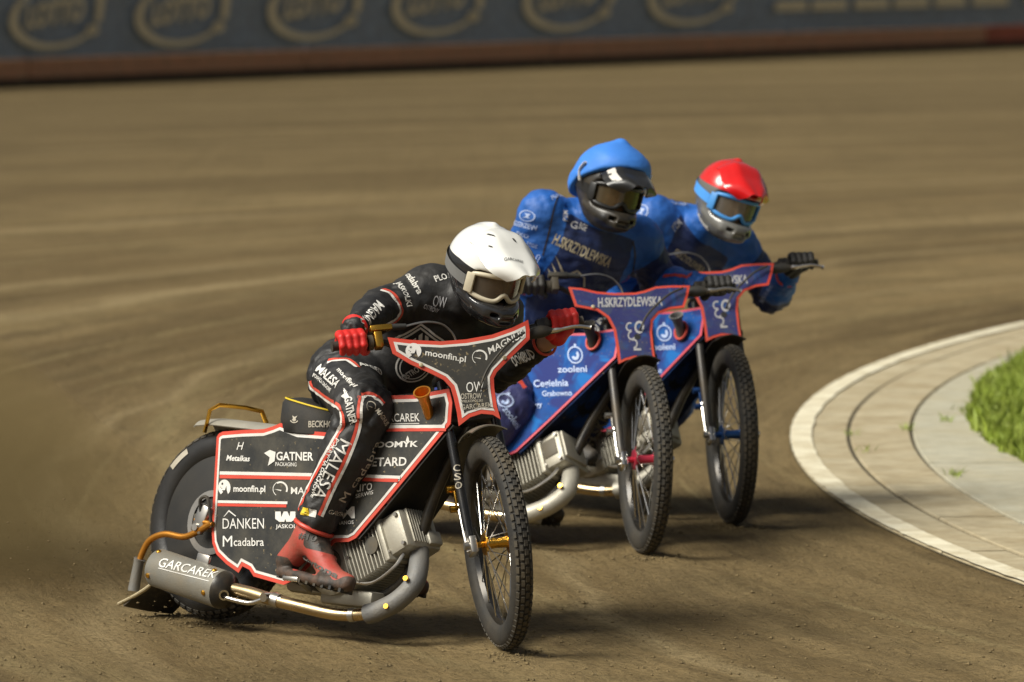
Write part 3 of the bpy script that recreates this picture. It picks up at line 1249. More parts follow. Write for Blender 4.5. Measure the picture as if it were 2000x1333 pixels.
def layered_plate(parent, name, poly, fn, m_face, t0, trims, sharp=30):
    """plate with coloured border bands: each band is a thin layer set a little prouder and further in"""
    base = MB().prism(poly, fn, t0, t0 + 0.004).build(name, trims[0][0] if trims else m_face, parent, sharp=sharp)
    t = t0 + 0.004
    d = trims[0][1] if trims else 0
    for i, (mm, w) in enumerate(trims[1:] + [(m_face, 0)]):
        q = inset(poly, d)
        MB().prism(q, fn, t + 0.0002, t + 0.0012).build('border' if i < len(trims) - 1 else 'face', mm, base, sharp=sharp)
        t += 0.0014
        d += w
    return base, t


def make_bike(pose, label, scheme):
    bike = bpy.data.objects.new('speedway_motorcycle', None)
    COL.objects.link(bike)
    bike.matrix_world = Matrix.Translation(Vector(pose.o)) @ Matrix([list(r) for r in pose.R]).to_4x4()
    tag(bike, label, 'motorcycle')
    X, Y, Z = np.eye(3)
    sA = lambda p: pose.S @ v3(p)
    ax_f, fw_f, up_f = sA(Y), sA(H_FW), sA(H_UP)
    front = scheme['front']

    # wheels
    make_wheel('front_wheel', bike, pose.st(AX_OFF, 0, 0), ax_f, fw_f, up_f, RF, 0.036, 0.048, M['rim_black'], scheme['hub'], 36, 74)
    make_wheel('rear_wheel', bike, (0, 0, RR), Y, X, Z, RR, 0.05, 0.062, M['rim_black'], M['steel'], 0, 56, disc=True)

    # front fork: two legs, axle clamps, crowns
    for s in (-1, 1):
        leg = MB().tube([pose.st(0.030, s * 0.082, 0.015), pose.st(0.030, s * 0.082, 0.30), pose.st(0.030, s * 0.080, 0.62)], 0.0165, 14).build('fork_leg', scheme['fork'], bike)
        cl = MB()
        cl.box(pose.st(0.043, s * 0.082, 0.0), (0.030, 0.013, 0.030), np.stack([fw_f, ax_f, up_f], 1), bevel=0.006)
        cl.tube([pose.st(0.036, s * 0.098, 0.055), pose.st(0.050, s * 0.098, -0.02)], 0.008, 8)
        cl.tube([pose.st(AX_OFF, s * 0.078, 0), pose.st(AX_OFF, s * 0.112, 0)], 0.013, 10)
        cl.build('axle_clamp', scheme['clamp'], bike)
        MB().tube([pose.st(0.002, s * 0.088, 0.03), pose.st(-0.012, s * 0.088, 0.17)], 0.007, 8).build('fork_strut', M['chrome'], leg)
        lk = MB()
        for v_ in (0.155, 0.225):
            lk.tube([pose.st(-0.015, s * 0.075, v_), pose.st(-0.015, s * 0.118, v_)], 0.0125, 10)
        lk.box(pose.st(-0.015, s * 0.092, 0.19), (0.008, 0.005, 0.045), np.stack([fw_f, ax_f, up_f], 1), bevel=0.003)
        lk.build('fork_link', scheme['accent'], bike)
    cr = MB()
    for v_ in (0.45, 0.60):
        cr.box(pose.st(0.012, 0, v_), (0.034, 0.10, 0.012), np.stack([fw_f, ax_f, up_f], 1), bevel=0.006)
    cr.tube([pose.st(0, 0, 0.43), pose.st(0, 0, 0.66)], 0.022, 12)
    cr.build('fork_crown', M['frame'], bike)

    # front mudguard
    rows = []
    axc = pose.st(AX_OFF, 0, 0)
    for q in np.linspace(math.radians(62), math.radians(126), 16):
        r0 = RF + 0.035 + 0.02 * max(0, (math.radians(80) - q))
        rows.append([axc + (fw_f * math.cos(q) + up_f * math.sin(q)) * (r0 - 0.02 * (t / 1.0) ** 2) + ax_f * 0.062 * t for t in np.linspace(-1, 1, 9)])
    MB().grid(rows, thick=0.004).build('front_mudguard', scheme['mudguard'], bike)

    # handlebar with grips, levers and clamps
    hv, hu = 0.742, 0.06
    bar = [pose.st(0.02, -0.10, 0.67), pose.st(0.03, -0.16, 0.70), pose.st(hu - 0.02, -0.22, hv - 0.012), pose.st(hu, -0.28, hv), pose.st(hu, -0.43, hv)]
    barL = [pose.st(0.02, 0.10, 0.67), pose.st(0.03, 0.16, 0.70), pose.st(hu - 0.02, 0.22, hv - 0.012), pose.st(hu, 0.28, hv), pose.st(hu, 0.42, hv)]
    MB().tube(smooth_path(bar[::-1] + barL, 5), 0.011, 10).build('handlebar', M['frame'], bike)
    for s in (-1, 1):
        MB().tube([pose.st(hu, s * 0.315, hv), pose.st(hu, s * 0.425, hv), pose.st(hu, s * 0.435, hv)], [0.0165, 0.0165, 0.019], 12).build('grip', M['rubber'], bike)
        MB().tube([pose.st(hu, s * 0.295, hv), pose.st(hu, s * 0.312, hv)], [0.026, 0.026], 14).build('grip_flange', M['rubber'], bike)
        rs = MB().tube([pose.st(0.02, s * 0.075, 0.60), pose.st(0.02, s * 0.085, 0.675)], 0.013, 8)
        rs.build('handlebar_riser', M['frame'], bike)
    th = MB()
    th.box(pose.st(hu + 0.012, -0.278, hv), (0.022, 0.014, 0.028), np.stack([fw_f, ax_f, up_f], 1), bevel=0.005)
    th.build('throttle_housing', scheme['throttle'], bike)
    thp = MB()
    thp.box(pose.st(hu + 0.015, -0.262, hv + 0.042), (0.014, 0.038, 0.010), np.stack([fw_f, ax_f, up_f], 1), bevel=0.004)
    thp.build('throttle_guide', scheme['throttle'], bike)
    MB().tube([pose.st(hu + 0.015, -0.228, hv + 0.042), pose.st(hu + 0.015, -0.175, hv + 0.040)], [0.012, 0.009], 10).build('cable_boot', M['rubber'], bike)
    MB().tube(smooth_path([pose.st(hu + 0.015, -0.18, hv + 0.040), pose.st(hu + 0.02, -0.10, hv + 0.046), pose.st(0.05, -0.03, hv + 0.03), pose.st(0.02, 0.0, hv - 0.04), pose.st(-0.03, -0.03, 0.5)], 6), 0.0038, 6).build('throttle_cable', M['steel'], bike)
    lev = MB()
    lev.tube(smooth_path([pose.st(hu + 0.03, 0.285, hv - 0.035), pose.st(hu + 0.05, 0.33, hv - 0.040), pose.st(hu + 0.062, 0.39, hv - 0.038), pose.st(hu + 0.066, 0.44, hv - 0.050)], 5), [0.010] * 6 + [0.007] * 9 + [0.010], 8)
    lev.build('clutch_lever', M['chrome'], bike)
    MB().tube(smooth_path([pose.st(hu + 0.025, 0.215, hv - 0.043), pose.st(hu + 0.03, 0.25, hv - 0.036), pose.st(hu + 0.035, 0.285, hv - 0.034), pose.st(hu + 0.045, 0.315, hv - 0.038)], 4), [0.006, 0.010, 0.014, 0.018, 0.020, 0.021, 0.021, 0.021, 0.020, 0.018, 0.014, 0.010, 0.009], 12).build('lever_boot', M['rubber'], bike)
    MB().box(pose.st(hu + 0.008, 0.285, hv - 0.01), (0.018, 0.016, 0.026), np.stack([fw_f, ax_f, up_f], 1), bevel=0.005).build('lever_clamp', M['frame'], bike)
    MB().tube([pose.st(hu + 0.028, 0.205, hv - 0.045), pose.st(hu + 0.027, 0.232, hv - 0.039)], [0.006, 0.009], 10).build('cable_adjuster', M['gold'], bike)
    MB().tube(smooth_path([pose.st(hu + 0.088, 0.205, hv - 0.050), pose.st(0.150, 0.14, hv - 0.085), pose.st(0.152, 0.06, hv - 0.16), pose.st(0.146, 0.025, hv - 0.215), pose.st(0.10, 0.015, hv - 0.24)], 6), 0.0042, 6).build('clutch_cable', M['rubber'], bike)

    # number plate
    PU = 0.125
    fnp = lambda a, b, t: pose.st(PU + t, a, b)
    plate, tp = layered_plate(bike, 'front_plate', scheme['plate'], fnp, scheme['plate_face'], 0.0, scheme['plate_trim'])
    for (a, b) in scheme['plate_bolts']:
        MB().lathe([(0.0, 0.007), (0.004, 0.007), (0.006, 0.003), (0.006, 0.0)], pose.st(PU + tp, a, b), fw_f, 10, ax_f).build('bolt', M['cream'], plate)
    hole = MB().lathe([(0.0005, 0.013), (0.0005, 0.0)], pose.st(PU + tp, 0.008, 0.488), fw_f, 16, ax_f)
    hole.build('cable_hole', M['print_black'], plate, fix=False)

    # frame tubes
    fr = MB()
    fr.tube([pose.st(0, 0, 0.60) * [1, 0, 1], (0.75, 0, 0.66), (0.32, 0, 0.60)], 0.018, 10)
    fr.tube(smooth_path([pose.st(0, 0, 0.45) * [1, 0, 1], (0.98, 0, 0.50), (0.90, 0, 0.22), (0.78, 0, 0.13)], 4), 0.019, 10)
    for s in (-1, 1):
        fr.tube(smooth_path([(0.0, s * 0.085, RR), (0.25, s * 0.085, 0.24), (0.5, s * 0.07, 0.15), (0.80, s * 0.05, 0.125)], 4), 0.013, 8)
        fr.tube([(0.0, s * 0.085, RR), (0.32, s * 0.06, 0.60)], 0.011, 8)
    fr.build('frame', M['frame'], bike)

    # engine: crankcase, finned cylinder, head
    A0 = np.array([0.795, -0.012, 0.285])
    ea = np.array([math.cos(math.radians(30)), 0, math.sin(math.radians(30))])
    et = np.array([-ea[2], 0, ea[0]])
    ER = np.stack([ea, Y, et], 1)
    eng = MB()
    eng.lathe([(-0.085, 0.0), (-0.085, 0.085), (-0.075, 0.105), (0.075, 0.105), (0.085, 0.085), (0.085, 0.0)], (0.635, -0.02, 0.225), Y, 32)
    eng.box(A0 - ea * 0.13, (0.035, 0.09, 0.085), ER, bevel=0.012)
    eng.box((0.50, 0.0, 0.19), (0.10, 0.07, 0.07), bevel=0.02)
    eng.box((0.70, -0.01, 0.12), (0.12, 0.07, 0.028), bevel=0.012)
    eng = eng.build('engine', M['alu'], bike)
    MB().tube([A0 - ea * 0.14, A0 + ea * 0.10], 0.062, 20).build('cylinder', M['alu_dark'], eng)
    fin_me = None
    for k in range(11):
        s_ = -0.098 + 0.0158 * k
        if fin_me is None:
            b = MB().box((0, 0, 0), (0.0028, 0.100, 0.086), np.eye(3), bevel=0.0022)
            ob = b.build('fin', M['alu'], eng, sharp=50)
            fin_me = ob.data
        else:
            ob = bpy.data.objects.new('fin', fin_me)
            COL.objects.link(ob)
            ob.parent = eng
        sc_ = 1.0 - 0.012 * max(0, k - 7)
        ob.matrix_local = Matrix.Translation(Vector(A0 + ea * s_)) @ Matrix([list(r) for r in ER]).to_4x4() @ Matrix.Diagonal((1, sc_, sc_, 1))
    hd = MB()
    hd.box(A0 + ea * 0.122 + et * 0.004, (0.052, 0.088, 0.072), ER, bevel=0.02)
    hd.box(A0 + ea * 0.078, (0.012, 0.100, 0.080), ER, bevel=0.008)
    hd = hd.build('cylinder_head', M['alu'], bike)
    if scheme['ribs']:
        for k in range(9):
            MB().box(A0 + ea * 0.146 + et * 0.012 + Y * (-0.052 + 0.0125 * k), (0.034, 0.0022, 0.062), ER, bevel=0.002).build('rib', M['alu'], hd)
        MB().box(A0 + ea * 0.172 + et * -0.03 + Y * 0.045, (0.018, 0.032, 0.026), ER, bevel=0.008).build('port_block', M['alu'], hd)
        MB().lathe([(0.0, 0.03), (0.004, 0.03), (0.005, 0.0)], A0 + ea * 0.03 - Y * 0.098, -Y, 24).build('side_boss', M['alu_dark'], hd)
    else:
        MB().box(A0 + ea * 0.178 + et * 0.008 - Y * 0.01, (0.006, 0.070, 0.056), ER, bevel=0.005).build('cover_plate', M['alu'], hd)
        MB().box(A0 + ea * 0.122 - Y * 0.089 + et * 0.01, (0.030, 0.003, 0.036), ER, bevel=0.002).build('side_window', M['alu_dark'], hd)

    for q in np.linspace(0.3, 6.0, 7):
        MB().tube([np.array([0.635 + 0.088 * math.cos(q), -0.104, 0.225 + 0.088 * math.sin(q)]), np.array([0.635 + 0.088 * math.cos(q), -0.113, 0.225 + 0.088 * math.sin(q)])], 0.007, 8).build('bolt', M['steel'], eng)
    MB().lathe([(0.0, 0.05), (0.006, 0.048), (0.008, 0.0)], (0.635, -0.105, 0.225), -Y, 24).build('crankcase_cover', M['alu_dark'], eng)
    for a_, b_ in ((-0.035, 0.055), (-0.035, -0.05), (0.035, 0.055), (0.035, -0.05)):
        pb_ = A0 + ea * (0.122 + a_) + et * b_ - Y * 0.087
        MB().tube([pb_, pb_ - Y * 0.008], 0.007, 8).build('bolt', M['steel'], hd)
    MB().tube(smooth_path([A0 + ea * 0.10 + et * 0.075, A0 + ea * 0.09 + et * 0.13 - Y * 0.03, A0 + ea * -0.02 + et * 0.17, A0 + ea * -0.10 + et * 0.20 + Y * 0.03], 5), 0.0055, 8).build('spark_lead', M['rubber'], bike)
    MB().tube(smooth_path([A0 - ea * 0.12 - et * 0.06 - Y * 0.085, A0 - ea * 0.02 - et * 0.115 - Y * 0.09, A0 + ea * 0.08 - et * 0.105 - Y * 0.08, A0 + ea * 0.12 - et * 0.07 - Y * 0.06], 5), 0.006, 8).build('oil_hose', M['steel'], bike)
    MB().tube([(0.70, -0.04, 0.42), (0.60, -0.05, 0.43)], [0.032, 0.036], 16).build('carburettor', M['alu_dark'], bike)

    # exhaust: guard elbow, pipe, muffler
    path = [A0 + ea * 0.135 - et * 0.055 + Y * 0.01, (0.985, -0.045, 0.245), (1.00, -0.075, 0.185), (0.965, -0.105, 0.125), (0.905, -0.125, 0.085), (0.86, -0.135, 0.068)]
    ex = MB().tube(smooth_path(path, 5), 0.034, 16).build('exhaust_guard', scheme['guard'], bike)
    pp = [(0.87, -0.134, 0.070), (0.80, -0.145, 0.060), (0.72, -0.165, 0.058), (0.60, -0.185, 0.070), (0.48, -0.20, 0.083), (0.38, -0.21, 0.098), (0.30, -0.216, 0.106)]
    pipe = MB().tube(smooth_path(pp, 4), 0.0215, 14).build('exhaust_pipe', M['brass'], bike)
    for i, (p, q) in enumerate((((0.815, -0.142, 0.062), (0.795, -0.146, 0.0595)), ((0.51, -0.196, 0.080), (0.48, -0.20, 0.084)))):
        MB().tube([p, q], 0.0245, 14).build('pipe_clamp', M['steel'], pipe)
    for p in ((0.95, -0.137, 0.10), (1.0, -0.112, 0.20)):
        MB().tube([v3(p), v3(p) + v3((0.004, -0.012, 0.002))], 0.009, 10).build('bolt', M['gold'], ex)
    m0, m1 = v3((-0.062, -0.225, 0.152)), v3((0.268, -0.225, 0.098))
    md = unit(m1 - m0)
    muf = MB()
    muf.tube([m0 - md * 0.012, m0, m0 + md * 0.006, m1 - md * 0.004], [0.045, 0.058, 0.062, 0.062], 28, up=(0, 0, 1), flat=1.08)
    muf = muf.build('muffler', M['muffler'], bike)
    MB().tube([m1 - md * 0.004, m1 + md * 0.018, m1 + md * 0.04], [0.0625, 0.056, 0.026], 28, up=(0, 0, 1), flat=1.08).build('muffler_cap', M['frame'], muf)
    mo = m1 + md * 0.022 + v3((0, -0.026, -0.012))
    MB().lathe([(0.0, 0.013), (0.016, 0.018), (0.020, 0.018), (0.020, 0.012), (0.004, 0.011), (0.004, 0.0)], mo, md + v3((0, -0.5, 0)), 20).build('outlet_ring', M['chrome'], muf)
    MB().tube(smooth_path([m1 + md * 0.03 + v3((0, -0.02, -0.02)), m1 + md * 0.13 + v3((0, 0, -0.014)), m1 + md * 0.20 + v3((0, 0.01, 0.02)), m1 + md * 0.26 + v3((0, 0.02, 0.032))], 4), 0.009, 10).build('brace_rod', M['chrome'], muf)
    MB().tube([m1 + md * 0.205 + v3((0, -0.012, 0.022)), m1 + md * 0.205 + v3((0, 0.05, 0.03))], 0.016, 12).build('brace_end', M['chrome'], muf)
    mu_up = unit(v3((0, 0, 1)) - md * md[2])
    for (t_, ang) in ((0.06, 62), (0.06, -28), (0.90, 62), (0.90, -22)):
        a_ = math.radians(ang)
        n_ = -Y * math.cos(a_) + mu_up * math.sin(a_)
        p = m0 + (m1 - m0) * t_ + n_ * 0.062 * (1 + 0.07 * math.sin(a_) ** 2)
        MB().lathe([(-0.002, 0.009), (0.003, 0.009), (0.006, 0.005), (0.006, 0.0)], p, n_, 10).build('bolt', M['gold'], muf)
    MB().box(m0 + (m1 - m0) * 0.62 + mu_up * 0.074, (0.03, 0.006, 0.022), np.stack([md, Y, np.cross(md, Y)], 1), bevel=0.004).build('muffler_bracket', M['steel'], muf)

    # bodywork: right and left panel, belly cover between them, tank
    PY = 0.13
    out = scheme['panel']
    side = {}
    for s in (-1, 1):
        def fn(a, b, t, s=s):
            bulge = 0.012 * math.sin(max(0, min(1, (a - 0.05) / 1.05)) * math.pi)
            taper = -0.03 * max(0, (a - 0.75) / 0.35)
            return np.array([a, s * (PY + bulge + taper + t), b])
        side[s] = (fn, layered_plate(bike, 'side_panel', out, fn, scheme['panel_face'], 0.0, scheme['panel_trim']))
    fn = side[-1][0]
    dg = [(1.104, 0.73), (1.0, 0.60), (0.89, 0.462), (0.80, 0.352), (0.774, 0.322)]
    rows = []
    for (a, b) in dg:
        r0 = fn(a, b, -0.002)
        rows.append([np.array([a + 0.006 - 0.05 * math.sin(t * math.pi) * 0.6, r0[1] * (1 - 2 * t), b - 0.004]) for t in np.linspace(0, 1, 9)])
    MB().grid(rows, thick=0.004).build('belly_cover', scheme['cover'], bike)
    tk = MB()
    tk.box((0.86, 0, 0.765), (0.21, 0.098, 0.055), np.array(Matrix.Rotation(math.radians(-9), 3, 'Y')), bevel=0.03)
    tk.build('fuel_tank', scheme['tank'], bike)
    cap_a, cap_b = pose.plane(*scheme['cap'][0], -0.175), pose.plane(*scheme['cap'][1], -0.125)
    cd = unit(cap_a - cap_b)
    cp = MB().lathe([(-0.02, 0.017), (0.04, 0.018), (0.075, 0.021), (0.092, 0.029), (0.098, 0.030), (0.098, 0.025), (0.080, 0.020), (0.03, 0.016)], cap_b - cd * 0.012, cd, 24)
    cp.build('breather_stack', scheme['stack'], bike)
    if not front:
        rm = [cap_b + v3((0.030 * math.cos(q), -0.004, 0.036 * math.sin(q) + 0.012)) for q in np.linspace(0, 6.283, 20, endpoint=False)]
        MB().tube(rm, 0.005, 6, closed=True).build('stack_rim', M['red_trim'], bike)
        MB().add([p + v3((0, 0.002, 0)) for p in rm], [tuple(range(20))]).build('stack_recess', M['print_black'], bike, fix=False)

    # seat
    so = []
    for z_, gr in ((0.650, 0.90), (0.656, 0.98), (0.700, 1.0), (0.742, 0.97), (0.757, 0.90), (0.766, 0.6), (0.764, 0.05)):
        ring = []
        for q in np.linspace(0, 2 * math.pi, 40, endpoint=False):
            cx_s, cy_s = abs(math.cos(q)) ** 0.7 * (1 if math.cos(q) > 0 else -1), abs(math.sin(q)) ** 0.7 * (1 if math.sin(q) > 0 else -1)
            zz = z_ + 0.02 * (cx_s * -1 if z_ > 0.73 else 0)
            ring.append((0.455 + 0.140 * gr * cx_s - 0.02 * (z_ - 0.65) / 0.13, 0.158 * gr * cy_s, zz))
        so.append(ring)
    st_ = MB().grid(so, closed_u=True).build('seat', M['seat'], bike, sharp=60)
    MB().tube([v3(p) * [1, 1.012, 1] + v3((0, 0, 0.002)) for p in so[4]], 0.0032, 6, closed=True).build('piping', scheme['seat_pipe'], st_)

    # rear mudguard with grab handle
    rows = []
    for x_ in np.linspace(-0.14, 0.36, 14):
        zc = 0.690 - 0.18 * max(0, -x_ - 0.02) ** 1.2 - 0.01 * (x_ / 0.36)
        hwid = 0.085 if x_ > -0.1 else 0.085 - (-0.1 - x_) * 0.8
        rows.append([(x_, hwid * t, zc - 0.028 * abs(t) ** 3) for t in np.linspace(-1, 1, 11)])
    mgd = MB().grid(rows, thick=0.004).build('rear_mudguard', scheme['rear_guard'], bike)
    MB().grid([[(x_, 0.085 * t * (0.75 if x_ < -0.09 else 0.9), 0.6935 - 0.18 * max(0, -x_ - 0.02) ** 1.2 - 0.028 * abs(t * 0.9) ** 3) for t in np.linspace(-0.9, 0.2, 5)] for x_ in np.linspace(-0.12, -0.06, 4)]).build('decal', M['green'], mgd, fix=False)
    hb = [(-0.045, -0.095, 0.635), (-0.035, -0.092, 0.715), (0.0, -0.085, 0.735), (0.045, 0.0, 0.738), (0.05, 0.075, 0.735), (0.06, 0.092, 0.70), (0.06, 0.095, 0.65)]
    MB().tube(hb, 0.009, 8, flat=0.55).build('grab_handle', scheme['handle'], bike)

    # dirt deflector beside the rear wheel
    D = [(0.10, -0.150, 0.325), (0.03, -0.150, 0.288), (-0.03, -0.150, 0.268), (-0.12, -0.150, 0.272), (-0.190, -0.150, 0.245), (-0.222, -0.150, 0.190), (-0.230, -0.150, 0.145)]
    dt = MB().tube(smooth_path(D, 4), 0.0115, 12).build('deflector_tube', scheme['deflector'], bike)
    MB().tube([(-0.226, -0.150, 0.178), (-0.230, -0.150, 0.165), (-0.238, -0.150, 0.075), (-0.238, -0.150, 0.065)], [0.022, 0.018, 0.020, 0.020], 14).build('deflector_socket', M['grey_guard'], dt)
    pa, pb = v3((-0.300, -0.150, 0.016)), v3((-0.150, -0.150, 0.098))
    ed = MB().tube(smooth_path([pa, pa * 0.45 + pb * 0.55 + v3((0, 0, -0.006)), pb, pb + v3((0.012, 0, 0.035))], 4), 0.010, 8, flat=0.6)
    ed.build('deflector_edge', M['cream'], dt)
    fl = MB().grid([[pa + v3((0.02, 0, 0)), (pa + pb) / 2, pb], [pa + v3((0.05, 0.10, -0.006)), v3((-0.20, -0.05, 0.03)), pb + v3((-0.02, 0.10, -0.02))], [v3((-0.24, 0.05, 0.012)), v3((-0.21, 0.05, 0.04)), v3((-0.19, 0.05, 0.075))]], thick=0.008)
    fl.build('deflector_flap', M['rubber_flap'], dt)
    br = MB()
    br.box((0.045, -0.148, 0.335), (0.026, 0.012, 0.052), np.array(Matrix.Rotation(math.radians(18), 3, 'Y')), bevel=0.008)
    br.tube([(0.035, -0.15, 0.305), (0.035, -0.168, 0.305)], 0.013, 12)
    br.build('deflector_bracket', M['steel'], bike)
    MB().tube([(0.105, -0.150, 0.320), (0.02, -0.150, 0.330)], [0.010, 0.010], 10).build('spring_rod', scheme['deflector'], bike)
    MB().tube(smooth_path([(0.045, -0.155, 0.36), (0.05, -0.17, 0.40), (0.08, -0.17, 0.41), (0.095, -0.165, 0.37), (0.10, -0.15, 0.31)], 4), 0.006, 8).build('hose', M['rubber'], bike)
    ap = MB().lathe([(-0.01, 0.0), (-0.01, 0.02), (0.01, 0.02), (0.01, 0.0)], (0.0, -0.10, RR), Y, 16)
    ap.box((0.03, -0.098, RR - 0.005), (0.07, 0.006, 0.03), bevel=0.005)
    ap.build('axle_plate', M['alu_dark'], bike)
    # foot rests and primary cover on the far side
    for s in (-1, 1):
        MB().box((0.60, s * 0.20, 0.158), (0.035, 0.055, 0.008), bevel=0.004).build('foot_rest', M['steel'], bike)
    MB().tube([(0.56, -0.11, 0.13), (0.60, -0.20, 0.152)], 0.010, 8).build('foot_rest_arm', M['steel'], bike)
    MB().prism([(0.05, 0.25), (0.62, 0.15), (0.70, 0.22), (0.62, 0.30), (0.05, 0.41)], lambda a, b, t: np.array([a, 0.118 + t, b]), 0, 0.012).build('chain_guard', M['frame'], bike)
    return bike, side[-1], (plate, tp, PU)


def obj_bvh(o, mw):
    return BVHTree.FromPolygons([tuple(mw @ v.co) for v in o.data.vertices], [tuple(p.vertices) for p in o.data.polygons])


def ring_shape(r0, r1, a0=0.0, a1=360.0, n=28):
    """arc band in the unit box as (verts, faces)"""
    q = np.radians(np.linspace(a0, a1, n))
    V = [(0.5 + 0.5 * r1 * math.cos(t), 0.5 + 0.5 * r1 * math.sin(t)) for t in q] + [(0.5 + 0.5 * r0 * math.cos(t), 0.5 + 0.5 * r0 * math.sin(t)) for t in q]
    return np.array(V), [(i, i + 1, n + i + 1, n + i) for i in range(n - 1)]


def poly_shape(pts):
    return np.array(pts, float), [tuple(range(len(pts)))]


def join_shapes(*sh):
    V, Fc = [], []
    for s in sh:
        o = len(V)
        V += [tuple(p) for p in s[0]]
        Fc += [tuple(i + o for i in f) for f in s[1]]
    return np.array(V), Fc


def moved(sh, x, y, sx, sy):
    return np.array([(x + a * sx, y + b * sy) for a, b in sh[0]]), sh[1]


MOON = join_shapes(poly_shape([(0.5 + 0.5 * math.cos(t), 0.5 + 0.5 * math.sin(t)) for t in np.linspace(-0.6, 3.5, 22)] + [(0.22, 0.10), (0.40, 0.24), (0.30, 0.34), (0.56, 0.36), (0.66, 0.62), (0.72, 0.3), (0.8, 0.12)]))
MOON_DOTS = join_shapes(moved(ring_shape(0, 1, n=14), 0.26, 0.66, 0.16, 0.16), moved(ring_shape(0, 1, n=10), 0.18, 0.5, 0.07, 0.07), moved(ring_shape(0, 1, n=10), 0.26, 0.42, 0.08, 0.08))
GAUGE = join_shapes(ring_shape(0.78, 1.0, -25, 120), ring_shape(0.92, 1.0, 120, 235), poly_shape([(0.08, 0.50), (0.56, 0.36), (0.57, 0.44)]))
CHAIN = join_shapes(moved(ring_shape(0.62, 1, n=20), 0.45, 0.55, 0.5, 0.42), moved(ring_shape(0.66, 1, 60, 300, n=20), 0.0, 0.62, 0.42, 0.3), moved(ring_shape(0.66, 1, 90, 330, n=20), 0.10, 0.34, 0.4, 0.3), moved(ring_shape(0.66, 1, -90, 120, n=16), 0.2, 0.06, 0.42, 0.32), poly_shape([(0.42, 0.0), (0.8, 0.0), (0.8, 0.07), (0.42, 0.07)]))
HORSE = join_shapes(ring_shape(0.84, 1.0), moved(ring_shape(0.35, 1.0, 200, 420, n=20), 0.26, 0.2, 0.5, 0.56), moved(ring_shape(0, 1, n=12), 0.42, 1.0, 0.16, 0.14))
BULL = join_shapes(ring_shape(0.86, 1.0), poly_shape([(0.25, 0.3), (0.5, 0.5), (0.35, 0.72), (0.75, 0.7), (0.6, 0.45), (0.72, 0.25), (0.5, 0.35)]))


class Printer:
    """prints flat lettering on the side panel and the front plate of one bike"""

    def __init__(self, pose, side, plate):
        self.p = pose
        self.fn, (self.side_o, self.st) = side
        self.plate_o, self.pt, self.pu = plate

    def _put(self, V, Fc, box, surf, m, par, name):
        (x0, y0), (x1, y1), h = box
        sl = (y1 - y0) / max(abs(x1 - x0), 1e-6)
        out = []
        for a, b in V:
            px = x0 + (x1 - x0) * a + h * b * sl * 0.5
            py = y0 + (y1 - y0) * a - h * b
            if surf == 'side':
                q = self.p.plane(px, py, -0.142)
                out.append(self.fn(q[0], q[2], self.st + 0.0012))
            else:
                y_, v_ = self.p.splane(px, py, self.pu + self.pt + 0.001)
                out.append(self.p.st(self.pu + self.pt + 0.0012, y_, v_))
        return MB().add(out, Fc).build(name, m, par, sharp=None, fix=False)

    def text(self, s, p0, p1, h, surf='side', m=None, bold=0.012, shear=0.0, name='lettering'):
        V, Fc = text2d(s, bold, shear)
        return self._put(V, Fc, (p0, p1, h), surf, m or M['print_white'], self.side_o if surf == 'side' else self.plate_o, name)

    def shape(self, sh, c, rx, ry, surf='side', m=None, name='logo'):
        return self._put(sh[0], sh[1], ((c[0] - rx, c[1] + ry), (c[0] + rx, c[1] + ry), 2 * ry), surf, m or M['print_white'], self.side_o if surf == 'side' else self.plate_o, name)

    def stripe(self, p0, p1, w, m, lift=0.0):
        a = self.p.plane(*p0, -0.142)
        b = self.p.plane(*p1, -0.142)
        d = unit(np.array([b[0] - a[0], b[2] - a[2]]))
        n_ = np.array([-d[1], d[0]]) * w / 2
        rows = []
        for t in np.linspace(0, 1, 8):
            q = np.array([a[0], a[2]]) * (1 - t) + np.array([b[0], b[2]]) * t
            rows.append([self.fn(*(q + n_), self.st + 0.001 + lift), self.fn(*(q - n_), self.st + 0.001 + lift)])
        MB().grid(rows).build('stripe', m, self.side_o, sharp=None, fix=False)


PANEL = [(0.055, 0.622), (0.065, 0.634), (0.082, 0.641), (0.18, 0.652), (0.283, 0.660), (0.325, 0.672), (0.36, 0.685), (0.45, 0.665), (0.60, 0.665), (0.66, 0.70),
         (0.71, 0.775), (0.80, 0.802), (0.95, 0.815), (1.08, 0.845), (1.10, 0.80), (1.104, 0.728), (1.0, 0.597), (0.89, 0.459), (0.774, 0.319), (0.745, 0.304), (0.682, 0.298),
         (0.62, 0.25), (0.53, 0.165), (0.47, 0.138), (0.321, 0.157), (0.297, 0.178), (0.261, 0.188), (0.246, 0.164), (0.18, 0.190), (0.126, 0.220), (0.10, 0.255), (0.085, 0.31)]

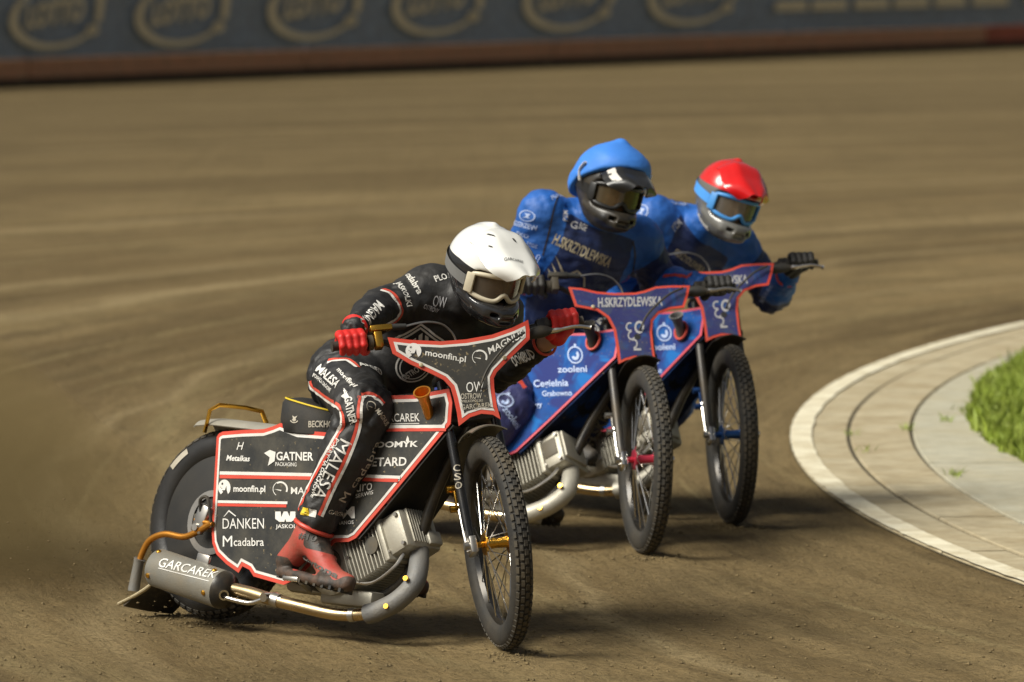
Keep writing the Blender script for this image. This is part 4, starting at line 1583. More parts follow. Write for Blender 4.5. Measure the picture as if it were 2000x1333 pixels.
# ---- the black bike
P1 = POSE[0]
plate1 = [P1.splane(*q, 0.125) for q in ((757, 660), (800, 665), (860, 668), (910, 664), (960, 655), (1000, 641), (1031, 626), (1034, 645), (1034, 664), (1000, 697), (970, 728), (964, 740), (965, 760), (970, 795), (977, 820), (962, 811), (940, 809), (918, 816), (896, 833), (892, 805), (886, 778), (880, 758), (866, 743), (840, 730), (800, 712), (767, 692))]
scheme1 = dict(front=True, hub=M['gold'], fork=M['fork'], clamp=M['steel'], accent=M['gold'], mudguard=M['fender'], throttle=M['gold'], plate=plate1,
               plate_face=M['plate_black'], plate_trim=[(M['red_trim'], 0.014), (M['white_trim'], 0.009)],
               plate_bolts=[P1.splane(822, 714, 0.13), P1.splane(985, 700, 0.13)], ribs=True, guard=M['grey_guard'], panel=PANEL, panel_face=M['panel_black'],
               panel_trim=[(M['red_trim'], 0.0135), (M['white_trim'], 0.010)], cover=M['cover_black'], tank=M['panel_black'], cap=((826, 772), (836, 803)), stack=M['orange'],
               seat_pipe=M['yellow'], rear_guard=M['alu'], handle=M['gold'], deflector=M['orange'])
bike1, side1, pl1 = make_bike(P1, 'black red-trimmed speedway motorcycle in front of the two blue ones', scheme1)
pr = Printer(P1, side1, pl1)
pr.stripe((428, 924), (776, 932), 0.011, M['white_trim'])
pr.stripe((428, 931), (772, 938), 0.012, M['red_trim'])
pr.stripe((424, 980), (564, 983), 0.009, M['white_trim'])
pr.stripe((424, 986), (562, 989), 0.010, M['red_trim'])
pr.stripe((700, 835), (856, 831), 0.011, M['white_trim'])
pr.stripe((700, 841), (858, 837), 0.011, M['red_trim'])
pr.text('Metalkas', (441, 900), (489, 902), 11, bold=0.02, shear=0.25)
pr.text('H', (462, 879), (477, 879), 15, bold=0.0, shear=0.35)
pr.shape(poly_shape([(0.0, 0.8), (0.5, 1.0), (1.0, 0.86), (0.91, 0.3), (0.33, 0.0), (0.49, 0.53)]), (529, 895), 11.5, 15.5)
pr.text('GATNER', (542, 900), (615, 901), 17, bold=0.02)
pr.text('PACKAGING', (540, 911), (582, 912), 7.5, bold=0.005)
pr.shape(MOON, (437.6, 953), 12.5, 16)
pr.shape(MOON_DOTS, (437.6, 953), 12.5, 16, m=M['print_black'], name='logo_detail')
pr.text('moonfin.pl', (456, 965), (520, 966), 17, bold=0.02)
pr.shape(GAUGE, (550, 956), 15, 15)
pr.text('MAGNUS', (571, 966), (648, 968), 14, bold=0.008)
pr.text('DANKEN', (434.6, 1033), (517.5, 1033), 20, bold=-0.004)
pr.shape(poly_shape([(0, 0), (0.42, 1), (1, 0.12), (0.96, 0.0), (0.42, 0.76), (0.05, 0.0)]), (449, 1003), 12.5, 6.5)
pr.text('M', (435, 1068), (454, 1068), 21, bold=0.0)
pr.text('cadabra', (457, 1067), (517.5, 1067), 16, bold=0.004)
pr.text('JASKOLKI', (541, 1035), (592, 1035), 10, bold=0.012)
pr.shape(poly_shape([(0, 1), (0, 0.3), (0.2, 0), (0.45, 0), (0.5, 0.3), (0.55, 0), (0.8, 0), (1, 0.3), (1, 1), (0.75, 1), (0.72, 0.5), (0.6, 1), (0.42, 1), (0.3, 0.45), (0.27, 1)]), (560, 1010), 20, 10)
pr.text('ROMANOS', (648, 1027), (693, 1024), 7, bold=0.012)
pr.text('M', (668, 1014), (695, 1013), 23, bold=0.03)
pr.text('uro', (699, 962), (727, 957), 14, bold=0.0, shear=0.2)
pr.text('SERWIS', (697, 974), (729, 965), 7.5, bold=0.01, shear=0.2)
pr.text('DOMYK', (735, 875), (808, 872), 12, bold=0.03, shear=0.1)
pr.shape(poly_shape([(0.5, 1), (0.75, 0.6), (0.8, 0.2), (0.5, 0), (0.2, 0.2), (0.3, 0.5)]), (790, 857), 5, 7)
pr.text('PETARD', (716, 912), (788, 909), 17, bold=0.02, shear=0.1)
pr.text('GARCAREK', (738, 825), (812, 822), 16, bold=0.004)
pr.stripe((740, 829), (811, 826), 0.0022, M['print_white'])
pr.shape(MOON, (807.5, 686), 15.5, 15.5, 'plate')
pr.shape(MOON_DOTS, (807.5, 686), 15.5, 15.5, 'plate', m=M['print_black'], name='logo_detail')
pr.text('moonfin.pl', (830, 698), (909, 712), 16, 'plate', bold=0.015)
pr.shape(GAUGE, (937, 698), 15, 14.5, 'plate')
pr.text('MAGNUS', (956, 693), (1024, 658), 13.5, 'plate', bold=0.008)
pr.text('OW', (911, 767), (945, 765), 20, 'plate', m=M['print_white'], bold=0.0)
pr.text('OSTROW', (900, 780), (941, 779), 11, 'plate', m=M['print_dust'], bold=0.01)
pr.text('WIELKOPOLSKI', (899, 787), (943, 785), 5, 'plate', m=M['print_dust'], bold=0.01)
pr.text('GARCAREK', (901, 801), (961, 796), 10, 'plate', m=M['print_dust'], bold=0.0)


def bike_part(bike, name):
    return [c for c in bike.children if c.name.split('.')[0] == name]


def bike_decal(bike, part, *a, **k):
    mw = bike.matrix_world.copy()
    o = decal(*a[:4], [obj_bvh(part, mw)], a[4], None, (0, 0, 0), **k)
    if o:
        o.data.transform(mw.inverted())
        o.parent = part
    return o


bpy.context.view_layer.update()
bike_decal(bike1, bike_part(bike1, 'muffler')[0], 'GARCAREK', (312, 1098), (426, 1127), 20, M['print_white'], bold=0.006)
bike_decal(bike1, bike_part(bike1, 'muffler')[0], '', (310, 1110), (420, 1139), 1.6, M['print_white'], shape=poly_shape([(0, 0), (1, 0), (1, 1), (0, 1)]), name='underline')
bike_decal(bike1, bike_part(bike1, 'seat')[0], 'BECKHOFF', (603, 829), (662, 830), 13, M['print_dust'], bold=0.02)
bike_decal(bike1, bike_part(bike1, 'seat')[0], '', (567, 819), (584, 820), 15, M['print_dust'], shape=join_shapes(ring_shape(0.75, 1.0, 200, 340), poly_shape([(0.2, 1), (0.35, 0.6), (0.25, 0.4), (0.5, 0.2), (0.75, 0.4), (0.65, 0.6), (0.8, 1), (0.5, 0.8)])), name='logo')
bike_decal(bike1, bike_part(bike1, 'belly_cover')[0], 'PETARD', (836, 985), (884, 905), 20, M['print_dark'], bold=0.03, shear=0.1)
for i, ch in enumerate('CSO'):
    bike_decal(bike1, bike_part(bike1, 'fork_leg')[0], ch, (886 + 2 * i, 915 + 17 * i), (898 + 2 * i, 915 + 17 * i), 14, M['print_dust'], bold=0.01)

# ---- the two blue bikes
P2, P3 = POSE[1], POSE[2]
plate2 = [P2.splane(*q, 0.125) for q in ((1110, 562), (1135, 564), (1165, 571), (1200, 574), (1240, 573), (1258, 569), (1280, 561), (1310, 559), (1347, 559), (1343, 580), (1336, 602), (1310, 605), (1288, 613), (1275, 628), (1273, 650), (1276, 680), (1281, 712), (1260, 702), (1240, 700), (1222, 705), (1208, 712), (1204, 680), (1198, 645), (1186, 622), (1166, 608), (1140, 603), (1123, 600))]
PINK = mat('pink_red_trim', (0.55, 0.03, 0.07), 0.5, dirt=0.1)
CYAN = mat('cyan_trim', (0.05, 0.33, 0.62), 0.5)
blue_print = mat('pale_blue_print', (0.40, 0.50, 0.75), 0.55, dirt=0.1)
grey_print = mat('grey_print', (0.42, 0.42, 0.44), 0.55, dirt=0.2)
blue_common = dict(front=False, fork=mat('dark_fork', (0.05, 0.05, 0.05), 0.4, 0.4, dirt=0.3), clamp=M['chrome'], mudguard=M['frame'], throttle=M['rubber'], plate=plate2, plate_face=M['navy_plate'],
                   plate_trim=[(M['red_trim'], 0.010)], plate_bolts=[P2.splane(1158, 600, 0.13)], ribs=False, guard=M['alu'], panel=PANEL, panel_face=M['blue_panel'],
                   panel_trim=[(PINK, 0.010)], cover=M['navy_cover'], tank=M['blue_panel'], seat_pipe=M['red_trim'], rear_guard=M['frame'], handle=M['steel'], deflector=M['steel'])
s2 = dict(blue_common, hub=mat('pink_hub', (0.60, 0.05, 0.09), 0.3, 0.6), accent=M['steel'], cap=((1150, 640), (1158, 672)), stack=M['rubber'])
s3 = dict(blue_common, hub=mat('blue_hub', (0.03, 0.10, 0.30), 0.3, 0.6), accent=mat('blue_anodised', (0.03, 0.09, 0.28), 0.3, 0.6), cap=((1322, 622), (1330, 652)), stack=M['grey_guard'])
bike2, side2, pl2 = make_bike(P2, 'blue speedway motorcycle with pink front hub, ridden by the blue-capped rider', s2)
bike3, side3, pl3 = make_bike(P3, 'blue speedway motorcycle with dark blue front hub, rearmost beside the kerb', s3)
for P_, sd, pl_, dx in ((P2, side2, pl2, None), (P3, side3, pl3, 1)):
    q = Printer(P_, sd, pl_)

    def T(px, py, surf):
        """the second blue bike carries the same prints: carry the point over through bike space"""
        if dx is None:
            return px, py
        if surf == 'side':
            w = P3.w(P2.plane(px, py, -0.142))
        else:
            y_, v_ = P2.splane(px, py, 0.131)
            w = P3.w(P3.st(0.131, y_, v_))
        r_ = w - V_C
        d_ = r_ @ V_F
        return IMG_W / 2 + FOC * r_[0] / d_, IMG_H / 2 - FOC * (r_ @ V_U) / d_
    k_ = 1.0 if dx is None else 0.955
    q.text('H.SKRZYDLEWSKA', T(1168, 601, 'plate'), T(1294, 598, 'plate'), 19 * k_, 'plate', m=grey_print, bold=0.03)
    q.shape(CHAIN, T(1241, 655, 'plate'), 19 * k_, 30 * k_, 'plate', m=grey_print)
    q.shape(HORSE, T(1119, 691, 'side'), 14 * k_, 17 * k_, m=blue_print)
    q.text('zooleni', T(1087, 727, 'side'), T(1140, 723, 'side'), 13 * k_, m=blue_print, bold=0.02)
    q.text('Cegielnia', T(1043, 761, 'side'), T(1106, 756, 'side'), 18 * k_, m=blue_print, bold=0.02)
    q.text('Grabowno', T(1058, 774, 'side'), T(1112, 770, 'side'), 11 * k_, m=blue_print, bold=0.02)
    q.text('energy', T(1025, 802, 'side'), T(1058, 797, 'side'), 10 * k_, m=blue_print, bold=0.02)
bpy.context.view_layer.update()
bike_decal(bike2, bike_part(bike2, 'belly_cover')[0], 'H.SKRZ', (1148, 868), (1196, 795), 26, M['print_dark'], bold=0.03, ppm=505)

# ------------------------------------------------------------------ riders
def head_frame(yaw, pitch, roll):
    """axes (forward, left, up) of a head that looks towards the camera turned by yaw to its left, nodding and tilted"""
    y, p, r = (math.radians(a) for a in (yaw, pitch, roll))
    f = np.array([math.sin(y) * math.cos(p), -math.cos(y) * math.cos(p), -math.sin(p)])
    l = unit(np.cross([0, 0, 1], f))
    u = np.cross(f, l)
    u2 = u * math.cos(r) + l * math.sin(r)
    l2 = l * math.cos(r) - u * math.sin(r)
    return np.stack([f, l2, u2], 1)


def wrinkles(amp, s=1.0):
    def f(V):
        return np.array([amp * (noise.noise(Vector((p[0] * 16 * s, p[1] * 16 * s, p[2] * 34 * s))) + 0.6 * (0.5 - abs(noise.noise(Vector((p[0] * 9 * s, p[1] * 9 * s, p[2] * 20 * s + 7))) * 2))
                                 + 0.35 * noise.noise(Vector((p[0] * 48 * s, p[1] * 48 * s, p[2] * 70 * s)))) for p in V])
    return f


def make_helmet(person, org, c, R, kind, cols):
    c = v3(c)
    X, Y, Z = R[:, 0], R[:, 1], R[:, 2]
    W = lambda p: c + R @ v3(p)

    def shell(P):
        d = sd_ell(P, (-0.015, 0, 0.03), (0.150, 0.128, 0.137))
        d = smin(d, sd_ell(P, (0.052, 0, -0.078), (0.122, 0.094, 0.070)), 0.06)
        d = smin(d, sd_box(P, (0.145, 0, -0.098), (0.032, 0.036, 0.026), None, 0.02), 0.03)
        d = smax(d, -sd_box(P, (0.155, 0, -0.004), (0.11, 0.112, 0.052), None, 0.035), 0.012)
        d = smax(d, -sd_ell(P, (0.0, 0, 0.0), (0.122, 0.103, 0.118)), 0.004)
        d = smax(d, -0.148 - P[..., 2] - 0.25 * P[..., 0] * 0, 0.01)
        d = smin(d, sd_cone(P, (-0.03, 0.0, 0.163), (-0.10, 0.0, 0.125), 0.012, 0.016), 0.02)
        for s in (-1, 1):
            d = smin(d, sd_cone(P, (0.02, s * 0.103, -0.062), (0.13, s * 0.062, -0.092), 0.008, 0.008), 0.02)
        for s in (-1, 1):
            d = smax(d, -sd_box(P, (0.160, s * 0.040, -0.083), (0.03, 0.012, 0.008), None, 0.004), 0.004)
        d = smax(d, -sd_box(P, (0.185, 0, -0.098), (0.02, 0.024, 0.010), None, 0.004), 0.004)
        return d
    zn = cols['zone']
    hm, bvh = sdf_object('helmet', shell, (-0.19, -0.16, -0.18), (0.22, 0.16, 0.2), 0.0046, cols['shell'], person, org, zone=lambda V: zn(V), xform=(c, R))

    # goggles
    def gp(t, z, out=0.0):
        a = t * math.radians(66)
        r = 0.106 + out
        return W((0.012 + r * math.cos(a) * 1.06, 0.108 / 0.106 * r * math.sin(a), z - 0.004))
    top = lambda t: 0.043 - 0.012 * abs(t) ** 3
    bot = lambda t: -0.046 + 0.026 * math.exp(-(t / 0.16) ** 2) + 0.016 * abs(t) ** 3
    ts = np.linspace(-1, 1, 33)
    rows = []
    for k in np.linspace(0, 1, 9):
        rows.append([gp(t, bot(t) * (1 - k) + top(t) * k, 0.002) for t in ts])
    lens = MB().grid(rows).build('goggle_lens', cols['lens'], hm, origin=org, sharp=0, fix=False)
    lens.data.shade_smooth()
    loop = [gp(t, top(t), 0.003) for t in ts] + [gp(1, z_, 0.001) for z_ in np.linspace(top(1), bot(1), 6)[1:-1]] + [gp(t, bot(t), 0.003) for t in ts[::-1]] + [gp(-1, z_, 0.001) for z_ in np.linspace(bot(-1), top(-1), 6)[1:-1]]
    MB().tube(loop, 0.0085, 8, closed=True).build('goggle_frame', cols['goggle'], hm, origin=org, sharp=60)
    for s in (-1, 1):
        MB().box(gp(s * 0.98, 0.0, 0.010), (0.016, 0.006, 0.034), np.stack([unit(gp(s * 1.0, 0) - gp(s * 0.9, 0)), unit(np.cross(Z, gp(s * 1.0, 0) - gp(s * 0.9, 0))), Z], 1), bevel=0.004).build('goggle_outrigger', cols['goggle'], hm, origin=org)
    # strap round the shell
    for s in (-1, 1):
        up_, lo_ = [], []
        for q in np.linspace(0, 1, 18):
            a = math.radians(62 + 108 * q)
            base = v3((0.0, 0.0, -0.004 + 0.035 * q))
            d = v3((math.cos(a), s * math.sin(a), 0))
            for dz, lst in ((0.020, up_), (-0.020, lo_)):
                o_ = W(base + v3((0, 0, dz)))
                dd = R @ d
                loc, nor, _, _ = bvh.ray_cast(Vector(o_ + dd * 0.35), Vector(-dd))
                lst.append(np.array(loc) + np.array(nor) * 0.005 if loc is not None else o_ + dd * 0.13)
        MB().grid([up_, lo_]).build('goggle_strap', cols['strap'], hm, origin=org, sharp=0, fix=False)
    # face behind the lens

    def face(P):
        d = sd_ell(P, (0.005, 0, -0.01), (0.088, 0.072, 0.11))
        d = smin(d, sd_cone(P, (0.088, 0, 0.01), (0.105, 0, -0.028), 0.008, 0.013), 0.012)
        for s in (-1, 1):
            d = smax(d, -sd_ell(P, (0.095, s * 0.032, 0.012), (0.018, 0.018, 0.011)), 0.01)
            d = smin(d, sd_ell(P, (0.072, s * 0.032, 0.012), (0.012, 0.013, 0.012)), 0.002)
        return d
    sdf_object('face', face, (-0.1, -0.09, -0.13), (0.13, 0.09, 0.12), 0.006, M['skin'], person, org, xform=(c, R))
    # peak
    if cols.get('peak'):
        rows = []
        pk = cols['peak']
        for s_ in np.linspace(0, 1, 14):
            x_ = pk.get('x0', 0.0) + pk['len'] * s_
            hw = 0.100 + 0.014 * math.sin(s_ * math.pi) - 0.008 * s_ - (0.045 * max(0, s_ - 0.8) / 0.2)
            zc = pk.get('z0', 0.163) + 0.012 * math.sin(min(1, s_ * 2) * math.pi) - pk['drop'] * s_ - 0.03 * s_ * s_
            row = []
            for t in np.linspace(-1, 1, 17):
                ridge = (0.011 * math.exp(-((abs(t) - 0.45) / 0.09) ** 2) * (1 - 0.4 * s_) - 0.006 * math.exp(-(t / 0.16) ** 2) * s_) * min(1, s_ * 5)
                row.append(W((x_ - 0.05 * s_ * abs(t) ** 3, hw * t, zc - (0.052 - 0.012 * s_) * t * t + ridge)))
            rows.append(row)
        po = MB().grid(rows, thick=0.006).build('helmet_peak', pk['mat'], hm, origin=org, sharp=50)
        if kind == 'white':
            return hm, bvh, BVHTree.FromPolygons([tuple(np.array(v.co) + np.array(org)) for v in po.data.vertices], [tuple(p.vertices) for p in po.data.polygons]), po
        if kind == 'cap':
            for s in (-1, 1):
                wq = [rows[i][8 + s * k] for i in (4, 13) for k in (5, 7)]
                MB().grid([[r_[8 + s * k] + Z * 0.009 for k in (5, 6, 7)] for r_ in rows[3:13]]).build('peak_stripe', M['white_trim'], hm, origin=org, sharp=0, fix=False)
    if kind == 'cap':
        def cover(P):
            d = sd_ell(P, (-0.012, 0, 0.036), (0.168, 0.147, 0.152))
            d = smin(d, sd_cone(P, (0.0, 0, 0.14), (-0.004, 0.0, 0.192), 0.060, 0.010), 0.06)
            d = smin(d, sd_ell(P, (0.045, 0, 0.120), (0.090, 0.105, 0.045)), 0.05)
            for s in (-1, 1):
                d = smin(d, sd_cone(P, (-0.09, s * 0.085, 0.0), (-0.07, s * 0.078, -0.085), 0.045, 0.03), 0.04)
            d = smax(d, 0.030 + 0.62 * np.maximum(P[..., 0], 0) - 0.9 * np.maximum(-P[..., 0] - 0.02, 0) - P[..., 2], 0.01)
            d = smax(d, -0.09 - P[..., 2], 0.01)
            inner = sd_ell(P, (-0.015, 0, 0.03), (0.147, 0.126, 0.135))
            return smax(d, -inner, 0.002)
        sdf_object('helmet_cover', cover, (-0.22, -0.18, -0.13), (0.24, 0.18, 0.24), 0.0055, cols['cover'], hm, org, xform=(c, R), disp=wrinkles(0.0012, 1.2))
        for s in (-1, 1):
            MB().tube(smooth_path([W((0.02, s * 0.142, 0.095)), W((0.0, s * 0.147, 0.06)), W((0.012, s * 0.142, 0.02))], 5), 0.010, 8, flat=0.5).build('cover_trim', M['white_trim'], hm, origin=org)
    return hm, bvh, None, None


def make_glove(person, org, pose, side, wrist, m, m_cuff, palm_ang):
    """gloved fist closed round the grip: four fingers, thumb, palm"""
    c = pose.w(pose.st(0.06, side * 0.368, 0.742))
    a = pose.R @ pose.S @ np.array([0, side, 0.0])       # outwards along the bar
    b = pose.R @ pose.S @ H_FW
    u = pose.R @ pose.S @ H_UP
    wrist = v3(wrist)

    def pt(al, ang, r):
        q = math.radians(ang)
        return c + a * al + (b * math.cos(q) + u * math.sin(q)) * r
    prims = []
    kn = palm_ang - 40
    for i, (al, L_) in enumerate(((-0.036, 0.95), (-0.012, 1.0), (0.012, 0.98), (0.036, 0.9))):
        angs = [kn, kn - 55 * L_, kn - 112 * L_, kn - 172 * L_]
        rs = [0.037, 0.036, 0.033, 0.030]
        ra = [0.0145, 0.0135, 0.0125, 0.0105]
        ps = [pt(al, q, r) for q, r in zip(angs, rs)]
        fg = []
        for k in range(3):
            fg.append((ps[k], ps[k + 1], ra[k], ra[k + 1]))
        prims.append((fg, al))
    palm = [(pt(al, kn, 0.036), pt(al * 0.75, palm_ang + 25, 0.042), 0.0155, 0.018) for al in (-0.034, -0.011, 0.012, 0.034)]
    palm += [(pt(al * 0.75, palm_ang + 25, 0.042), wrist, 0.019, 0.027) for al in (-0.03, 0.0, 0.03)]
    thumb = [(pt(-0.040, palm_ang + 40, 0.040), pt(-0.052, palm_ang + 85, 0.036), 0.016, 0.014), (pt(-0.052, palm_ang + 85, 0.036), pt(-0.040, palm_ang + 140, 0.031), 0.014, 0.011)]

    def fn(P):
        d = None
        for q in palm + thumb:
            e = sd_cone(P, *q)
            d = e if d is None else smin(d, e, 0.014)
        for fg, _ in prims:
            e = None
            for q in fg:
                k = sd_cone(P, *q)
                e = k if e is None else smin(e, k, 0.004)
            d = smin(d, e, 0.007)
        return d
    allp = np.array([q for fg, _ in prims for t in fg for q in t[:2]] + [q for t in palm + thumb for q in t[:2]])
    o, bvh = sdf_object('glove', fn, allp.min(0) - 0.035, allp.max(0) + 0.035, 0.0034, m, person, org)
    return o, bvh, c, a, b, u


def make_boot(person, org, ankle, knee, heel, ball, toe, m):
    ankle, knee, heel, ball, toe = (v3(p) for p in (ankle, knee, heel, ball, toe))
    up = unit(ankle - (heel + ball) / 2)
    fwd = unit(toe - heel)
    lat = unit(np.cross(up, fwd))
    up = np.cross(fwd, lat)
    shaft = ankle + unit(knee - ankle) * 0.12

    def fn(P):
        d = sd_cone(P, shaft, ankle, 0.058, 0.052)
        d = smin(d, sd_cone(P, ankle, heel + up * 0.045, 0.050, 0.042), 0.03)
        d = smin(d, sd_cone(P, ankle + fwd * 0.03 - up * 0.02, ball + up * 0.035, 0.046, 0.036), 0.03)
        d = smin(d, sd_cone(P, ball + up * 0.03, toe + up * 0.022, 0.036, 0.028), 0.025)
        for s in (-1, 1):
            d = smin(d, sd_cone(P, heel + lat * s * 0.016 + up * 0.006, ball + lat * s * 0.026 + up * 0.004, 0.020, 0.017), 0.008)
            d = smin(d, sd_cone(P, ball + lat * s * 0.026 + up * 0.004, toe + lat * s * 0.012 + up * 0.008, 0.017, 0.017), 0.008)
        for k in range(5):          # ridges over the instep
            p = ankle + fwd * (0.055 + 0.016 * k) + up * (0.012 - 0.016 * k)
            d = smin(d, sd_cone(P, p - lat * 0.030, p + lat * 0.030, 0.005, 0.005), 0.006)
        return d
    pts = np.array([shaft, ankle, heel, ball, toe])

    def zone(V):
        h_ = (V - heel) @ up
        f_ = (V - heel) @ fwd
        z = np.clip((0.030 - h_ + 0.012 * np.sin(f_ * 60)) * 60 + 0.5, 0, 1)
        heelcup = np.clip((0.055 - h_) * 40 + 0.5, 0, 1) * np.clip((0.045 - f_) * 60 + 0.5, 0, 1)
        front = np.clip((f_ - 0.10) * 40, 0, 1) * np.clip((h_ - 0.09) * 50, 0, 1)
        return np.maximum(np.maximum(z, heelcup), front)
    for k in range(9):
        p = heel * (1 - k / 8) + toe * (k / 8)
        for s in (-1, 1):
            MB().box(p + lat * s * (0.030 if k not in (0, 8) else 0.02) - up * 0.010, (0.006, 0.008, 0.007), np.stack([fwd, lat, up], 1)).build('sole_lug', M['rubber'], person, origin=org)
    return sdf_object('boot', fn, pts.min(0) - 0.09, pts.max(0) + 0.09, 0.0055, m, person, org, zone=zone)


def folds(bones, amp):
    """creases of a loose suit: they run round each limb and bunch up at the joints"""
    def f(V):
        best = np.full(len(V), 1e9)
        T = np.zeros(len(V))
        E = np.zeros(len(V))
        RD = np.zeros((len(V), 3))
        K = np.zeros(len(V))
        for i, (a, b, ra, rb, w) in enumerate(bones):
            ab = b - a
            L_ = np.linalg.norm(ab)
            t = np.clip(((V - a) @ ab) / (L_ * L_), 0, 1)
            q = V - a - t[:, None] * ab
            d = np.linalg.norm(q, axis=1)
            e = d - (ra + (rb - ra) * t)
            m_ = e < best
            best[m_] = e[m_]
            T[m_] = (t * L_)[m_]
            E[m_] = ((0.25 * w + 0.75 * w * t * t) if w > 0.95 else w * (0.35 + 0.65 * np.abs(2 * t - 1) ** 1.5))[m_]
            RD[m_] = (q / (d[:, None] + 1e-9))[m_]
            K[m_] = i
        out = np.zeros(len(V))
        for j in range(len(V)):
            r = RD[j]
            k = K[j] * 7.3
            warp = 0.8 * noise.noise(Vector((r[0] * 1.6 + k, r[1] * 1.6, r[2] * 1.6)))
            n1 = noise.noise(Vector((T[j] * 30 + warp * 2.2 + k, r[0] * 1.3, r[1] * 1.3 + r[2])))
            n2 = noise.noise(Vector((T[j] * 62 + warp * 3.0, r[0] * 2.2 + k, r[1] * 2.2 + r[2])))
            ridge = (1 - abs(n1) * 2.6)
            out[j] = amp * E[j] * (ridge * 0.75 + n2 * 0.55) + amp * 0.30 * noise.noise(Vector(V[j]) * 28)
        return out
    return f


def make_body(person, org, J, m, h=0.0095, zone=None, amp=0.006, fat=1.0):
    """one continuous suit: torso, neck, arms and legs"""
    J = {k: v3(p) for k, p in J.items()}
    hipc = (J['hipR'] + J['hipL']) / 2
    shc = (J['shR'] + J['shL']) / 2
    sx = unit(J['shL'] - J['shR'])
    sp = unit(shc - hipc)
    fr = unit(np.cross(sx, sp))
    fr = fr if fr[1] < 0 else -fr
    waist = hipc * 0.55 + shc * 0.45
    prims = []
    A = prims.append
    A((J['hipR'] * 0.7 + hipc * 0.3, J['hipL'] * 0.7 + hipc * 0.3, 0.125, 0.125, 0.06))
    A((hipc, waist, 0.145, 0.135, 0.08))
    A((waist, shc - sp * 0.10, 0.138, 0.150, 0.08))
    A((shc - sx * 0.10 - sp * 0.10, shc + sx * 0.10 - sp * 0.10, 0.128, 0.128, 0.07))
    A((J['shR'] * 0.85 + shc * 0.15, J['shL'] * 0.85 + shc * 0.15, 0.082, 0.082, 0.06))
    A((shc, J['neck'], 0.085, 0.062, 0.05))
    A((J['neck'], J['head'], 0.060, 0.055, 0.03))
    for s in 'RL':
        A((J['sh' + s], J['el' + s], 0.076 * fat, 0.066 * fat, 0.06))
        A((J['el' + s], J['wr' + s] * 0.35 + J['el' + s] * 0.65, 0.066 * fat, 0.062 * fat, 0.03))
        A((J['wr' + s] * 0.35 + J['el' + s] * 0.65, J['wr' + s], 0.062 * fat, 0.040, 0.03))
        A((J['hip' + s], J['kn' + s], 0.112, 0.090, 0.05))
        mid = J['kn' + s] * 0.60 + J['an' + s] * 0.40 + unit(J['kn' + s] - J['hip' + s]) * 0.012
        A((J['kn' + s], mid, 0.088, 0.086, 0.04))
        A((mid, J['an' + s], 0.086, 0.070, 0.03))

    def fn(P):
        d = None
        for a, b, ra, rb, k in prims:
            e = sd_cone(P, a, b, ra, rb)
            d = e if d is None else smin(d, e, k)
        return d
    pts = np.array([q for p in prims for q in p[:2]])
    zf = (lambda V: zone(V, dict(shc=shc, sx=sx, sp=sp, fr=fr, hipc=hipc, **J))) if zone else None
    bones = [(hipc, shc, 0.14, 0.15, 0.5)]
    for s in 'RL':
        bones += [(J['sh' + s], J['el' + s], 0.078, 0.066, 1.0), (J['el' + s], J['wr' + s], 0.066, 0.04, 0.94), (J['hip' + s], J['kn' + s], 0.11, 0.09, 0.9), (J['kn' + s], J['an' + s], 0.088, 0.07, 0.9)]
    return sdf_object('body', fn, pts.min(0) - 0.2, pts.max(0) + 0.2, h, m, person, org, zone=zf, disp=folds(bones, amp))


def ring_on(person, org, c, axis, r, m, name='cuff', t=0.007, squash=1.0):
    axis = unit(axis)
    x = unit(np.cross(axis, [0.3, 0.9, 0.2]))
    y = np.cross(axis, x)
    MB().tube([v3(c) + (x * math.cos(q) + y * math.sin(q) * squash) * r for q in np.linspace(0, 6.283, 24, endpoint=False)], t, 8, closed=True, up=axis).build(name, m, person, origin=org)


def person(loc, label):
    o = bpy.data.objects.new('person', None)
    COL.objects.link(o)
    o.location = loc
    return tag(o, label, 'person')


# ---- rider in black
mat('kevlar_black', (0.014, 0.014, 0.015), 0.55, dirt=0.14, dirt_col=(0.075, 0.066, 0.048), bump=0.35, bscale=26, vary=0.2)
mat('glove_red', (0.62, 0.018, 0.015), 0.5, bump=0.15, bscale=90, dirt=0.06)
mat('boot_red', (0.42, 0.055, 0.038), 0.55, dirt=0.85, dscale=11, dirt_col=(0.17, 0.095, 0.06), zone=[(0.025, 0.022, 0.018)], bump=0.2)
mat('strap_grey', (0.16, 0.16, 0.155), 0.7)
mat('goggle_cream', (0.62, 0.56, 0.42), 0.35, dirt=0.15)
mat('goggle_black', (0.02, 0.02, 0.02), 0.35)


def lens_mat(name, tint, trans):
    m = mat(name, tint, 0.06, vary=0.0)
    P = m.node_tree.nodes['Principled BSDF']
    P.inputs['Transmission Weight'].default_value = trans
    P.inputs['IOR'].default_value = 1.25
    P.inputs['Coat Weight'].default_value = 0.5
    return m


b1 = P1
org1 = np.array([*(b1.w((0.5, -0.1, 0)))])
org1[2] = 0.0
r1 = person(tuple(org1), 'rider in black suit, red gloves and white helmet leaning over black motorcycle')
J1 = dict(hipR=at(672, 738, 21.74), hipL=at(748, 750, 21.92), knR=at(712, 802, 21.40), knL=b1.w((0.74, 0.22, 0.70)), anR=at(622, 1010, 21.42), anL=b1.w((0.62, 0.215, 0.33)),
          shR=at(842, 568, 21.66), shL=at(975, 612, 21.86), elR=at(744, 606, 21.56), elL=at(972, 722, 21.80), wrR=at(692, 642, 21.335), wrL=at(1052, 676, 21.58),
          neck=at(905, 585, 21.62), head=at(945, 560, 21.50))
body1, bv1 = make_body(r1, org1, J1, MATS['kevlar_black'], h=0.0078, amp=0.010)
wL1 = b1.w(b1.st(0.015, 0.352, 0.712))
gl = make_glove(r1, org1, b1, -1, at(690, 652, 21.335), MATS['glove_red'], None, 118)
